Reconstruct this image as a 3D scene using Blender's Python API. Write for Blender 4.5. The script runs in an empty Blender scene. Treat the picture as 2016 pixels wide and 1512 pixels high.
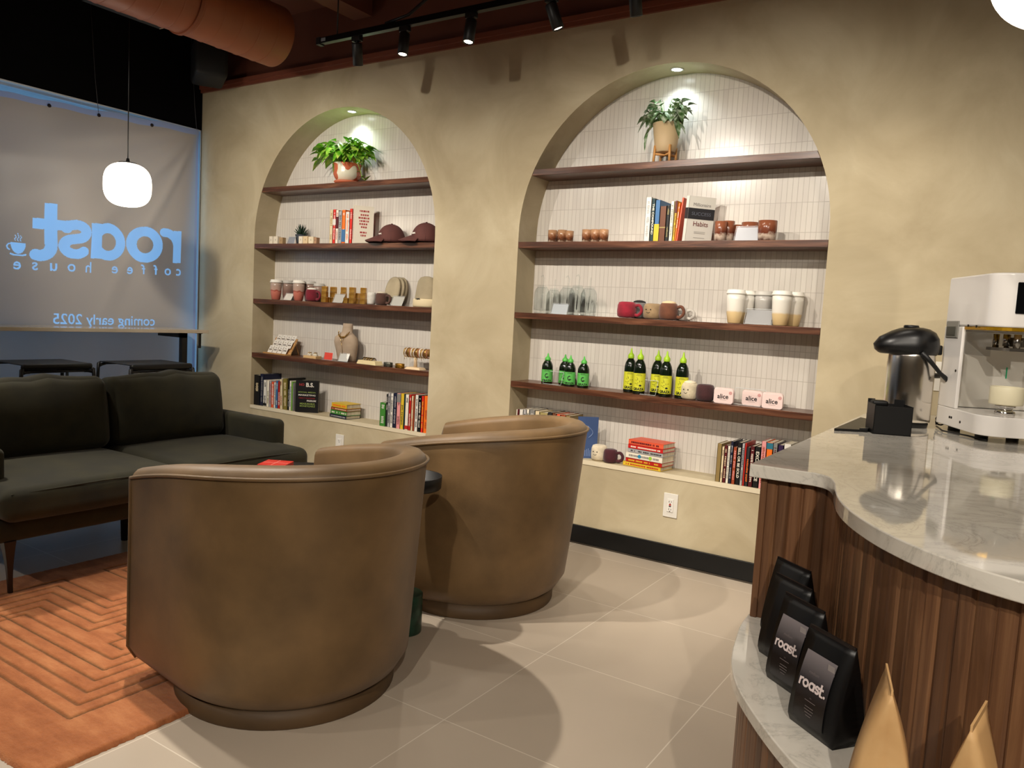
import bpy, bmesh, math, random
import numpy as np
from mathutils import Vector, Matrix
PI = math.pi
rnd = random.Random(7)
D = bpy.data
C = bpy.context.scene.collection
# ------------------------------------------------------------------ camera
CF = 1526.74; CAMP = Vector((5.454, -3.776, 1.2428)); YAW, PITCH, ROLL = -0.5781, -0.0882, 0.0547
fw = Vector((math.sin(YAW)*math.cos(PITCH), math.cos(YAW)*math.cos(PITCH), math.sin(PITCH)))
r0 = Vector((math.cos(YAW), -math.sin(YAW), 0)); u0 = r0.cross(fw)
rt = math.cos(ROLL)*r0+math.sin(ROLL)*u0; up = -math.sin(ROLL)*r0+math.cos(ROLL)*u0
cam = D.cameras.new('camera'); co = D.objects.new('camera', cam); C.objects.link(co)
co.matrix_world = Matrix(((rt.x, up.x, -fw.x, CAMP.x), (rt.y, up.y, -fw.y, CAMP.y), (rt.z, up.z, -fw.z, CAMP.z), (0, 0, 0, 1)))
cam.sensor_width = 36; cam.lens = CF/2016*36; cam.clip_start = .05; cam.clip_end = 200
sc = bpy.context.scene; sc.camera = co
sc.view_settings.view_transform = 'Standard'; sc.view_settings.look = 'None'
sc.view_settings.gamma = 1; sc.view_settings.use_curve_mapping = False
sc.view_settings.exposure = 0.32
# ------------------------------------------------------------------ daylight
w = D.worlds.new('sky'); sc.world = w; w.use_nodes = True
nt = w.node_tree; nt.nodes.clear()
wo = nt.nodes.new('ShaderNodeOutputWorld'); wb = nt.nodes.new('ShaderNodeBackground')
wb.inputs[0].default_value = (.28, .55, .95, 1); wb.inputs[1].default_value = 2.0
nt.links.new(wb.outputs[0], wo.inputs[0])

# ------------------------------------------------------------------ lamps with no body of their own in their builder
def lamp(name, kind, loc, power, col, target=None, size=.03, angle=60, blend=.4, parent=None):
    l = D.lights.new(name, kind); l.energy = power; l.color = col
    if kind == 'SPOT':
        l.spot_size = math.radians(angle); l.spot_blend = blend; l.shadow_soft_size = size
    elif kind == 'POINT': l.shadow_soft_size = size
    o = D.objects.new(name, l); C.objects.link(o); o.location = loc
    if target is not None:
        o.rotation_euler = (Vector(target)-Vector(loc)).to_track_quat('-Z', 'Y').to_euler()
    if parent: o.parent = parent
    return o
WARM = (1, .91, .79)
# ------------------------------------------------------------------ helpers
def lin(c):
    return tuple(((v/255)/12.92 if v/255 <= .04045 else ((v/255+.055)/1.055)**2.4) for v in c)
def dirv(u, v): return fw+rt*((u-1008)/CF)-up*((v-756)/CF)
def fx(u, y, z, v=None):
    """x of the point at depth y, height z standing at column u"""
    n = rt*CF-fw*(u-1008); return CAMP.x-(n.y*(y-CAMP.y)+n.z*(z-CAMP.z))/n.x
def fy(u, x, z):
    n = rt*CF-fw*(u-1008); return CAMP.y-(n.x*(x-CAMP.x)+n.z*(z-CAMP.z))/n.y
def fz(v, x, y):
    n = up*CF+fw*(v-756); return CAMP.z-(n.x*(x-CAMP.x)+n.y*(y-CAMP.y))/n.z
def tag(o, label=None, cat=None, group=None, kind=None):
    if label: o['label'] = label
    if cat: o['category'] = cat
    if group: o['group'] = group
    if kind: o['kind'] = kind
    return o
def thing(name, label, cat, loc=(0, 0, 0), rz=0, group=None):
    o = D.objects.new(name, None); C.objects.link(o); o.location = loc; o.rotation_euler = (0, 0, rz)
    o.empty_display_size = .05
    return tag(o, label, cat, group)
MATS = {}
def M(rgb, rough=.5, metal=0, emit=0, trans=0, alpha=1, sheen=0, coat=0, spec=.5, ior=1.45):
    k = (rgb, rough, metal, emit, trans, alpha, sheen, coat, spec)
    if k in MATS: return MATS[k]
    m = D.materials.new('paint'); m.use_nodes = True; b = m.node_tree.nodes['Principled BSDF']
    c = (*lin(rgb), 1)
    b.inputs['Base Color'].default_value = c; b.inputs['Roughness'].default_value = rough; b.inputs['Metallic'].default_value = metal
    b.inputs['Specular IOR Level'].default_value = spec; b.inputs['IOR'].default_value = ior
    if emit: b.inputs['Emission Color'].default_value = c; b.inputs['Emission Strength'].default_value = emit
    if trans: b.inputs['Transmission Weight'].default_value = trans
    if alpha < 1: b.inputs['Alpha'].default_value = alpha
    if sheen: b.inputs['Sheen Weight'].default_value = sheen; b.inputs['Sheen Roughness'].default_value = .4
    if coat: b.inputs['Coat Weight'].default_value = coat; b.inputs['Coat Roughness'].default_value = .05
    MATS[k] = m
    return m
def nodes(name):
    m = D.materials.new(name); m.use_nodes = True; t = m.node_tree
    return m, t, t.nodes['Principled BSDF']
def N(t, kind, **kw):
    n = t.nodes.new(kind)
    for k, v in kw.items():
        if k.startswith('i_'):
            n.inputs[int(k[2:]) if k[2:].isdigit() else k[2:].replace('_', ' ')].default_value = v
        else: setattr(n, k, v)
    return n
def ramp(t, fac, stops):
    r = t.nodes.new('ShaderNodeValToRGB'); e = r.color_ramp.elements
    while len(e) < len(stops): e.new(.5)
    for i, (p, c) in enumerate(stops): e[i].position = p; e[i].color = (*lin(c), 1)
    t.links.new(fac, r.inputs[0]); return r
def coords(t, scale=(1, 1, 1), rot=(0, 0, 0), what='Object'):
    tc = t.nodes.new('ShaderNodeTexCoord'); mp = t.nodes.new('ShaderNodeMapping')
    mp.inputs['Scale'].default_value = scale; mp.inputs['Rotation'].default_value = rot
    t.links.new(tc.outputs[what], mp.inputs[0]); return mp.outputs[0]
def bump(t, b, h, strength=.3, dist=.005):
    bm_ = t.nodes.new('ShaderNodeBump'); bm_.inputs['Strength'].default_value = strength; bm_.inputs['Distance'].default_value = dist
    t.links.new(h, bm_.inputs['Height']); t.links.new(bm_.outputs[0], b.inputs['Normal'])
def noisy(name, c1, c2, scale=3, rough=.6, detail=5, bscale=None, bstr=.2, sheen=0, mid=.5, sc3=(1, 1, 1), spec=.5, spread=.18, rough2=None):
    m, t, b = nodes(name); v = coords(t, sc3)
    n = N(t, 'ShaderNodeTexNoise', i_Scale=scale, i_Detail=detail); t.links.new(v, n.inputs['Vector'])
    r = ramp(t, n.outputs['Fac'], [(mid-spread, c1), (mid+spread, c2)]); t.links.new(r.outputs[0], b.inputs['Base Color'])
    b.inputs['Roughness'].default_value = rough; b.inputs['Specular IOR Level'].default_value = spec
    if sheen: b.inputs['Sheen Weight'].default_value = sheen
    if bscale:
        n2 = N(t, 'ShaderNodeTexNoise', i_Scale=bscale, i_Detail=4); t.links.new(v, n2.inputs['Vector']); bump(t, b, n2.outputs['Fac'], bstr, .002)
    return m
def wood(name, c1, c2, c3, axis='x', scale=1, rough=.4, attr=None, coat=0):
    m, t, b = nodes(name)
    s = {'x': (1.2, 22, 22), 'z': (22, 22, 1.2)}[axis]
    v = coords(t, tuple(q*scale for q in s))
    n = N(t, 'ShaderNodeTexNoise', i_Scale=2.2, i_Detail=8, i_Roughness=.62, i_Distortion=1.1); t.links.new(v, n.inputs['Vector'])
    r = ramp(t, n.outputs['Fac'], [(.3, c1), (.5, c2), (.7, c3)])
    out = r.outputs[0]
    if attr:
        uv = N(t, 'ShaderNodeUVMap'); sp = t.nodes.new('ShaderNodeSeparateXYZ'); t.links.new(uv.outputs[0], sp.inputs[0])
        ml = N(t, 'ShaderNodeMath', operation='MULTIPLY', i_1=1/attr); t.links.new(sp.outputs[0], ml.inputs[0])
        fl = N(t, 'ShaderNodeMath', operation='FLOOR'); t.links.new(ml.outputs[0], fl.inputs[0])
        wn = N(t, 'ShaderNodeTexWhiteNoise', noise_dimensions='1D'); t.links.new(fl.outputs[0], wn.inputs['W'])
        mr = N(t, 'ShaderNodeMapRange', i_3=.68, i_4=1.25); t.links.new(wn.outputs['Value'], mr.inputs[0])
        mx = N(t, 'ShaderNodeVectorMath', operation='SCALE'); t.links.new(out, mx.inputs[0]); t.links.new(mr.outputs[0], mx.inputs['Scale'])
        out = mx.outputs[0]
    t.links.new(out, b.inputs['Base Color']); b.inputs['Roughness'].default_value = rough
    if coat: b.inputs['Coat Weight'].default_value = coat
    bump(t, b, n.outputs['Fac'], .15, .002)
    return m

class MB:
    def __init__(s): s.v = []; s.f = []; s.m = []; s.mi = 0; s.sm = []; s.smooth = True
    def add(s, vs, fs, sm=None):
        o = len(s.v); s.v += [tuple(x) for x in vs]; s.f += [tuple(i+o for i in f) for f in fs]
        s.m += [s.mi]*len(fs); s.sm += [s.smooth if sm is None else sm]*len(fs); return s
    def box(s, c, d, rot=None, taper=1):
        x, y, z = d[0]/2, d[1]/2, d[2]/2; vs = []
        for k in (-1, 1):
            q = taper if k > 0 else 1
            vs += [Vector((-x*q, -y*q, k*z)), Vector((x*q, -y*q, k*z)), Vector((x*q, y*q, k*z)), Vector((-x*q, y*q, k*z))]
        if rot: vs = [rot @ v for v in vs]
        vs = [v+Vector(c) for v in vs]
        return s.add(vs, [(0, 3, 2, 1), (4, 5, 6, 7), (0, 1, 5, 4), (1, 2, 6, 5), (2, 3, 7, 6), (3, 0, 4, 7)], False)
    def b2(s, x0, x1, y0, y1, z0, z1): return s.box(((x0+x1)/2, (y0+y1)/2, (z0+z1)/2), (abs(x1-x0), abs(y1-y0), abs(z1-z0)))
    def lathe(s, prof, n=24, c=(0, 0, 0), sx=1, sy=1, rot=None, rf=None):
        vs = []; fs = []; R = rot or Matrix.Identity(3)
        for (r, z) in prof:
            for i in range(n):
                a = 2*PI*i/n; q = r*(rf(a, z) if rf else 1)
                vs.append(R @ Vector((q*math.cos(a)*sx, q*math.sin(a)*sy, z))+Vector(c))
        for j in range(len(prof)-1):
            for i in range(n):
                k = (i+1) % n; fs.append((j*n+i, j*n+k, (j+1)*n+k, (j+1)*n+i))
        if prof[0][0] > 1e-5: fs.append(tuple(range(n-1, -1, -1)))
        if prof[-1][0] > 1e-5: fs.append(tuple((len(prof)-1)*n+i for i in range(n)))
        return s.add(vs, fs)
    def cyl(s, p0, p1, r0, r1=None, n=16, caps=True):
        return s.tube([p0, p1], [r0, r0 if r1 is None else r1], n, caps)
    def tube(s, pts, r, n=8, caps=True, closed=False):
        pts = [Vector(p) for p in pts]; K = len(pts); rs = r if isinstance(r, (list, tuple)) else [r]*K
        vs = []; fs = []; prev = None
        for i, p in enumerate(pts):
            if closed: t = (pts[(i+1) % K]-pts[i-1]).normalized()
            else: t = (pts[min(i+1, K-1)]-pts[max(i-1, 0)]).normalized()
            if prev is None:
                a = Vector((0, 0, 1)) if abs(t.z) < .9 else Vector((1, 0, 0)); nn = t.cross(a).normalized()
            else: nn = (prev-t*prev.dot(t)).normalized()
            prev = nn; bb = t.cross(nn)
            for j in range(n):
                a = 2*PI*j/n; vs.append(p+nn*math.cos(a)*rs[i]+bb*math.sin(a)*rs[i])
        for i in range(K if closed else K-1):
            for j in range(n):
                k = (j+1) % n; q = (i+1) % K; fs.append((i*n+j, i*n+k, q*n+k, q*n+j))
        if caps and not closed: fs += [tuple(range(n-1, -1, -1)), tuple((K-1)*n+j for j in range(n))]
        return s.add(vs, fs)
    def grid(s, fn, nu, nv, cu=False, flip=False):
        vs = [fn(i/(nu if cu else nu-1), j/(nv-1)) for i in range(nu) for j in range(nv)]; fs = []
        for i in range(nu if cu else nu-1):
            for j in range(nv-1):
                k = (i+1) % nu; q = (i*nv+j, k*nv+j, k*nv+j+1, i*nv+j+1); fs.append(q[::-1] if flip else q)
        return s.add(vs, fs)
    def prism(s, pts, z0, z1):
        n = len(pts); vs = [(x, y, z0) for x, y in pts]+[(x, y, z1) for x, y in pts]
        return s.add(vs, [tuple(range(n-1, -1, -1)), tuple(range(n, 2*n))]+[(i, (i+1) % n, n+(i+1) % n, n+i) for i in range(n)], False)
    def loft(s, secs, sm=None, caps=True):
        n = len(secs[0]); vs = [p for q in secs for p in q]; fs = []
        for j in range(len(secs)-1):
            for i in range(n): k = (i+1) % n; fs.append((j*n+i, j*n+k, (j+1)*n+k, (j+1)*n+i))
        if caps: fs += [tuple(range(n-1, -1, -1)), tuple((len(secs)-1)*n+i for i in range(n))]
        return s.add(vs, fs, sm)
    def rbox(s, c, d, r, bulge=(0, 0, 0), n=7, k=4, rot=None):
        """rounded box with puffed faces, cut into a grid on each side"""
        h = [q/2 for q in d]; vs = []; fs = []; cache = {}
        def ts(L):
            rr = min(r, L); e = [-L+rr*(1-math.cos(PI/2*i/k)) for i in range(k)]
            mid = [-(L-rr)+2*(L-rr)*i/(n-1) for i in range(n)]
            return e+mid+[-q for q in e[::-1]]
        T = [ts(q) for q in h]
        def pt(p):
            key = tuple(round(q, 6) for q in p)
            if key in cache: return cache[key]
            q = Vector([max(-(h[i]-r), min(h[i]-r, p[i])) for i in range(3)]); dd = Vector(p)-q
            o = q+dd.normalized()*r if dd.length > 1e-9 else Vector(p)
            f = [1-(p[i]/h[i])**2 for i in range(3)]
            for i in range(3):
                a, b_ = [j for j in range(3) if j != i]
                o[i] += bulge[i]*(p[i]/h[i])*max(0, f[a])*max(0, f[b_])
            if rot: o = rot @ o
            vs.append(o+Vector(c)); cache[key] = len(vs)-1; return cache[key]
        for ax in range(3):
            a, b_ = (ax+1) % 3, (ax+2) % 3
            for sg in (-1, 1):
                for i in range(len(T[a])-1):
                    for j in range(len(T[b_])-1):
                        q = []
                        for (ii, jj) in ((i, j), (i+1, j), (i+1, j+1), (i, j+1)):
                            p = [0, 0, 0]; p[ax] = sg*h[ax]; p[a] = T[a][ii]; p[b_] = T[b_][jj]; q.append(pt(p))
                        if len(set(q)) > 2: fs.append(tuple(q if sg > 0 else q[::-1]))
        return s.add(vs, fs, True)
    def build(s, name, mats, parent=None, bevel=0, loc=None, seg=2, subs=0):
        me = D.meshes.new(name); me.from_pydata(s.v, [], s.f)
        for m in (mats if isinstance(mats, (list, tuple)) else [mats]): me.materials.append(m)
        me.polygons.foreach_set('material_index', s.m); me.polygons.foreach_set('use_smooth', s.sm); me.update()
        o = D.objects.new(name, me); C.objects.link(o)
        if parent: o.parent = parent
        if loc: o.location = loc
        if bevel:
            b = o.modifiers.new('edge', 'BEVEL'); b.width = bevel; b.segments = seg; b.limit_method = 'ANGLE'; b.angle_limit = math.radians(40)
            me.polygons.foreach_set('use_smooth', [True]*len(me.polygons))
            b.harden_normals = True
        if subs:
            q = o.modifiers.new('sub', 'SUBSURF'); q.levels = subs; q.render_levels = subs
        return o
def sp3(pts, k=5):
    P = [Vector(p) for p in pts]; out = []; n = len(P)
    for i in range(n-1):
        a, b, c, d = P[max(i-1, 0)], P[i], P[i+1], P[min(i+2, n-1)]
        for j in range(k): u = j/k; out.append(.5*((2*b)+(c-a)*u+(2*a-5*b+4*c-d)*u*u+(3*b-a-3*c+d)*u**3))
    return out+[P[-1]]
def rotz(a): return Matrix.Rotation(a, 3, 'Z')
def rot(ax, a): return Matrix.Rotation(a, 3, ax)
def copy_tree(o, parent=None, loc=None, rz=None):
    c = o.copy(); C.objects.link(c); c.parent = parent
    if loc is not None: c.location = loc
    if rz is not None: c.rotation_euler = (0, 0, rz)
    for ch in list(o.children):
        if ch.type != 'LIGHT': copy_tree(ch, c)
    return c
# lettering ---------------------------------------------------------
TXT = {}
def text_tris(body, bold=0., spacing=1.):
    """flat lettering as triangles, height 1 capital, centred; returns (verts, faces, width)"""
    k = (body, bold, spacing)
    if k in TXT: return TXT[k]
    cu = D.curves.new('lettering', 'FONT'); cu.body = body; cu.size = 1; cu.offset = bold; cu.align_x = 'CENTER'; cu.align_y = 'CENTER'
    cu.space_character = spacing; cu.resolution_u = 3
    o = D.objects.new('lettering', cu); C.objects.link(o)
    bpy.context.view_layer.update()
    me = D.meshes.new_from_object(o.evaluated_get(bpy.context.evaluated_depsgraph_get()))
    me.calc_loop_triangles()
    vs = [tuple(v.co) for v in me.vertices]; fs = [tuple(t.vertices) for t in me.loop_triangles]
    D.objects.remove(o); D.curves.remove(cu); D.meshes.remove(me)
    xs = [v[0] for v in vs] or [0]; ys = [v[1] for v in vs] or [0]
    cx, cy = (min(xs)+max(xs))/2, (min(ys)+max(ys))/2; W, H = max(xs)-min(xs), max(ys)-min(ys)
    vs = [(v[0]-cx, v[1]-cy, 0) for v in vs]
    TXT[k] = (vs, fs, W, H); return TXT[k]
def put_text(mb, body, origin, ux, uy, width=None, height=None, bold=0., spacing=1., wrap=None):
    """letters on the plane origin + a*ux + b*uy; wrap(a,b)->point overrides"""
    vs, fs, W, H = text_tris(body, bold, spacing)
    if not fs: return
    s = width/W if width else height/H
    if width and height: sx, sy = width/W, height/H
    else: sx = sy = s
    O = Vector(origin); X = Vector(ux); Y = Vector(uy)
    out = [(wrap(v[0]*sx, v[1]*sy) if wrap else O+X*(v[0]*sx)+Y*(v[1]*sy)) for v in vs]
    mb.add(out, fs, False)
# common materials ---------------------------------------------------
WALNUT = wood('walnut', (48, 26, 16), (84, 50, 34), (122, 80, 56), 'x', rough=.32)
WALNUTF = wood('walnut_flutes', (86, 56, 36), (108, 74, 49), (130, 94, 64), 'z', rough=.42, attr=.030, scale=.8)
def limewash():
    m, t, b = nodes('limewash_plaster'); v = coords(t)
    n = N(t, 'ShaderNodeTexNoise', i_Scale=2.1, i_Detail=7, i_Roughness=.6, i_Distortion=.8); t.links.new(v, n.inputs['Vector'])
    r = ramp(t, n.outputs['Fac'], [(.25, (168, 153, 122)), (.5, (184, 170, 139)), (.75, (202, 190, 160))])
    n2 = N(t, 'ShaderNodeTexNoise', i_Scale=14, i_Detail=6); t.links.new(v, n2.inputs['Vector'])
    t.links.new(r.outputs[0], b.inputs['Base Color']); b.inputs['Roughness'].default_value = .75; bump(t, b, n2.outputs['Fac'], .12, .004); return m
LIME = limewash()
def tilemat():
    m, t, b = nodes('finger_tile')
    tc = t.nodes.new('ShaderNodeTexCoord'); sp = t.nodes.new('ShaderNodeSeparateXYZ'); cb = t.nodes.new('ShaderNodeCombineXYZ')
    t.links.new(tc.outputs['Object'], sp.inputs[0]); t.links.new(sp.outputs[0], cb.inputs[0]); t.links.new(sp.outputs[2], cb.inputs[1])
    ad = N(t, 'ShaderNodeVectorMath', operation='ADD', i_1=(0.013, .024, 0)); t.links.new(cb.outputs[0], ad.inputs[0])
    br = N(t, 'ShaderNodeTexBrick', offset=0, squash=1); t.links.new(ad.outputs[0], br.inputs[0])
    for k, q in (('Scale', 1), ('Brick Width', .0256), ('Row Height', .1455), ('Mortar Size', .0012), ('Mortar Smooth', .3)): br.inputs[k].default_value = q
    br.inputs['Color1'].default_value = (*lin((214, 208, 198)), 1); br.inputs['Color2'].default_value = (*lin((206, 199, 190)), 1); br.inputs['Mortar'].default_value = (*lin((186, 178, 168)), 1)
    t.links.new(br.outputs['Color'], b.inputs['Base Color']); b.inputs['Roughness'].default_value = .22
    iv = N(t, 'ShaderNodeMath', operation='SUBTRACT', i_0=1.); t.links.new(br.outputs['Fac'], iv.inputs[1])
    n2 = N(t, 'ShaderNodeTexNoise', i_Scale=18, i_Detail=2); t.links.new(tc.outputs['Object'], n2.inputs['Vector'])
    a2 = N(t, 'ShaderNodeMath', operation='MULTIPLY_ADD', i_1=.35); t.links.new(n2.outputs['Fac'], a2.inputs[0]); t.links.new(iv.outputs[0], a2.inputs[2])
    bump(t, b, a2.outputs[0], .6, .0025); return m
TILE = tilemat()
def floormat():
    m, t, b = nodes('floor_tile'); v = coords(t)
    ad = N(t, 'ShaderNodeVectorMath', operation='ADD', i_1=(-4.085+.6*20, 1.355+.6*20, 0)); t.links.new(v, ad.inputs[0])
    br = N(t, 'ShaderNodeTexBrick', offset=0); t.links.new(ad.outputs[0], br.inputs[0])
    for k, q in (('Scale', 1), ('Brick Width', .6), ('Row Height', .6), ('Mortar Size', .002), ('Mortar Smooth', .2)): br.inputs[k].default_value = q
    br.inputs['Color1'].default_value = (*lin((196, 182, 164)), 1); br.inputs['Color2'].default_value = (*lin((190, 176, 158)), 1); br.inputs['Mortar'].default_value = (*lin((222, 212, 196)), 1)
    n = N(t, 'ShaderNodeTexNoise', i_Scale=3, i_Detail=6); t.links.new(v, n.inputs['Vector'])
    mr = N(t, 'ShaderNodeMapRange', i_3=.93, i_4=1.06); t.links.new(n.outputs['Fac'], mr.inputs[0])
    mx = N(t, 'ShaderNodeVectorMath', operation='SCALE'); t.links.new(br.outputs['Color'], mx.inputs[0]); t.links.new(mr.outputs[0], mx.inputs['Scale'])
    t.links.new(mx.outputs[0], b.inputs['Base Color']); b.inputs['Roughness'].default_value = .42; return m
def quartz():
    m, t, b = nodes('veined_quartz'); v = coords(t)
    n = N(t, 'ShaderNodeTexNoise', i_Scale=5, i_Detail=10, i_Roughness=.65, i_Distortion=1.6); t.links.new(v, n.inputs['Vector'])
    sb = N(t, 'ShaderNodeMath', operation='SUBTRACT', i_1=.5); t.links.new(n.outputs['Fac'], sb.inputs[0]); ab = N(t, 'ShaderNodeMath', operation='ABSOLUTE'); t.links.new(sb.outputs[0], ab.inputs[0])
    r = ramp(t, ab.outputs[0], [(0, (196, 192, 182)), (.015, (214, 209, 198)), (.08, (222, 217, 206))])
    t.links.new(r.outputs[0], b.inputs['Base Color']); b.inputs['Roughness'].default_value = .05; b.inputs['Coat Weight'].default_value = .5; return m
QUARTZ = quartz()
TERRA = noisy('terracotta_paint', (100, 56, 42), (108, 62, 46), 2, .6)
BLACKP = noisy('black_paint', (4, 4, 6), (6, 6, 9), 3, .9, spec=.1)
BLK = M((14, 14, 15), .45); BLKM = M((16, 16, 17), .35, .6); WHITE = M((225, 222, 215), .4); CHROME = M((200, 198, 194), .12, 1)
OLIVE = noisy('olive_velvet', (26, 25, 9), (44, 41, 17), 7, .9, sheen=.08, bscale=300, bstr=.15)
TAN = noisy('tan_nubuck', (90, 68, 38), (124, 96, 60), 4.5, .5, detail=7, bscale=160, bstr=.12, sheen=.08)
CLEAR = None
def thinglass(name, tint=(254, 254, 254), fres=.12):
    m = D.materials.new(name); m.use_nodes = True; t = m.node_tree; t.nodes.clear()
    o = t.nodes.new('ShaderNodeOutputMaterial'); mx = t.nodes.new('ShaderNodeMixShader'); tr = t.nodes.new('ShaderNodeBsdfTransparent'); gl = t.nodes.new('ShaderNodeBsdfGlossy')
    lw0 = t.nodes.new('ShaderNodeLayerWeight'); lw0.inputs[0].default_value = .5; pw = N(t, 'ShaderNodeMath', operation='POWER', i_1=3.); t.links.new(lw0.outputs['Facing'], pw.inputs[0]); lw = N(t, 'ShaderNodeMath', operation='MULTIPLY_ADD', i_1=.7 if fres < .2 else .35, i_2=fres*.2 if fres < .2 else .03); t.links.new(pw.outputs[0], lw.inputs[0])
    tr.inputs[0].default_value = (*lin(tint), 1); gl.inputs['Roughness'].default_value = .03
    t.links.new(lw.outputs[0], mx.inputs[0]); t.links.new(tr.outputs[0], mx.inputs[1]); t.links.new(gl.outputs[0], mx.inputs[2]); t.links.new(mx.outputs[0], o.inputs[0]); return m
CLEAR = thinglass('clear_acrylic'); PANE = thinglass('window_glass', (240, 245, 246), .02)
# ================================================================== ROOM
XR, YF, ZC = 9.0, -8.0, 3.25
SH = [2.0694, 1.665, 1.2623, .8622]; SILL = .468; NY = .195; TOP = 2.815
ARCH = [(1.509, .8545, 1.708), (3.825, .8455, 1.708)]
def S(mb, name, mats, **k):
    p = k.pop('parent', None); o = mb.build(name, mats, p, **k)
    if not p: o['kind'] = 'structure'
    return o
mb = MB(); mb.b2(-.3, XR, YF, .3, -.1, 0); S(mb, 'floor', floormat())
mb = MB(); mb.b2(-.3, XR, YF, .3, ZC, ZC+.1); S(mb, 'ceiling', TERRA)
# back wall with two arched niches
mb = MB(); NA = 48
def archz(c, r, zc, x): return zc+math.sqrt(max(0, r*r-(x-c)**2))
xs = [0.]
segs = []
prev = 0.
for (c, r, zc) in ARCH:
    segs.append((prev, c-r, None))
    for i in range(NA): segs.append((c-r*math.cos(PI*i/NA), c-r*math.cos(PI*(i+1)/NA), (c, r, zc)))
    prev = c+r
segs.append((prev, XR, None))
mb.smooth = False
for (a, b, q) in segs:
    if q is None: mb.add([(a, 0, 0), (b, 0, 0), (b, 0, TOP), (a, 0, TOP)], [(0, 1, 2, 3)])
    else:
        za, zb = archz(*q, a), archz(*q, b)
        mb.add([(a, 0, 0), (b, 0, 0), (b, 0, SILL), (a, 0, SILL)], [(0, 1, 2, 3)])
        mb.add([(a, 0, za), (b, 0, zb), (b, 0, TOP), (a, 0, TOP)], [(0, 1, 2, 3)])
for (c, r, zc) in ARCH:
    o = [(c-r, SILL), (c-r, zc)]+[(c-r*math.cos(PI*i/NA), zc+r*math.sin(PI*i/NA)) for i in range(1, NA)]+[(c+r, zc), (c+r, SILL)]
    mb.smooth = True
    for i in range(len(o)-1):
        p, q = o[i], o[i+1]; mb.add([(p[0], 0, p[1]), (q[0], 0, q[1]), (q[0], NY, q[1]), (p[0], NY, p[1])], [(0, 3, 2, 1)], False)
    mb.add([(c-r, 0, SILL), (c+r, 0, SILL), (c+r, NY, SILL), (c-r, NY, SILL)], [(0, 1, 2, 3)], False)
    mb.mi = 1; mb.add([(x, NY, z) for x, z in o], [tuple(range(len(o)))], False); mb.mi = 0
mb.b2(-.3, XR, NY+.02, .3, 0, TOP)
S(mb, 'wall_back', [LIME, TILE])
mb = MB(); mb.b2(-.05, XR, 0.02, .3, TOP, ZC); S(mb, 'wall_upper', TERRA)
mb = MB(); mb.b2(.0, XR, -.018, .02, TOP-.002, TOP+.022); mb.b2(.0, XR, -.03, .02, TOP+.022, TOP+.05); S(mb, 'trim_1', noisy('trim_paint', (120, 66, 48), (128, 72, 54), 3, .45))
for i, (c, r, zc) in enumerate(ARCH):
    mb = MB(); mb.b2(c-r+.001, c+r-.001, -.004, .004, SILL-.022, SILL+.002); S(mb, 'trim_%d' % (i+2), M((222, 210, 182), .5))
mb = MB(); mb.b2(.02, XR, -.014, 0, .008, .103); S(mb, 'baseboard_back', M((14, 16, 18), .35), bevel=.002)
mb = MB(); mb.b2(.02, XR, -.018, -.012, 0, .008); S(mb, 'trim_4', M((90, 84, 76), .3, .6))
# left wall: black bulkhead above, piers at the far side, a big window
mb = MB(); mb.b2(-.3, 0, YF, .3, 2.535, ZC); mb.b2(-.3, 0, -.004, .3, 0, 2.56); mb.b2(-.3, 0, YF, -4.6, 0, 2.56); mb.b2(-.3, 0, -4.6, 0, 0, .06)
S(mb, 'wall_left', BLACKP)
mb = MB()
for y0, y1 in ((-.014, -.004), (-2.5, -2.44), (-4.6, -4.54)): mb.b2(-.12, -.06, y0, y1, .06, 2.56)
mb.b2(-.12, -.06, -4.6, -.004, 2.515, 2.535); mb.b2(-.12, -.06, -4.6, -.004, .06, .12)
mb.b2(-.3, -.001, -.012, -.004, .06, 2.535); mb.b2(-.3, -.001, -4.6, -.004, 2.527, 2.535)
wf = S(mb, 'window_1', M((214, 218, 222), .4))
mb = MB(); mb.b2(-.095, -.089, -4.56, -.01, .1, 2.54); mb.build('window_pane', PANE, wf)
mb = MB(); mb.b2(-.3, XR, YF-.1, YF, 0, ZC); S(mb, 'wall_front', LIME)
mb = MB(); mb.b2(XR, XR+.1, YF, .3, 0, ZC); S(mb, 'wall_right', LIME)
# street outside
mb = MB(); mb.b2(-40, -.31, -20, 12, -.15, -.1)
S(mb, 'pavement', M((120, 120, 118), .9))
for i, (x, y0, y1, h, c, nm, lb) in enumerate(((-9, -9, -3.9, 5.2, (150, 205, 205), 'building', 'pale teal building across the street seen through gap above banner'), (-9.4, -3.8, -2.2, 4.6, (60, 110, 170), 'building', 'blue building across the street beside the white one'), (-9, -2.1, 4.5, 5.0, (235, 240, 240), 'building', 'white building across the street near the window corner'))):
    mb = MB(); mb.b2(x-3, x, y0, y1, -.1, h); mb.b2(x-3.1, x+.15, y0-.02, y1+.02, h, h+.18)
    b = mb.build('building', M(c, .8)); tag(b, lb, 'building')
    mb = MB()
    for k in range(int((y1-y0)/1.2)): mb.b2(x-.01, x+.03, y0+.3+k*1.2, y0+1.0+k*1.2, 2.2, 3.5)
    mb.build('window', M((70, 110, 150), .1), b)

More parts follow.
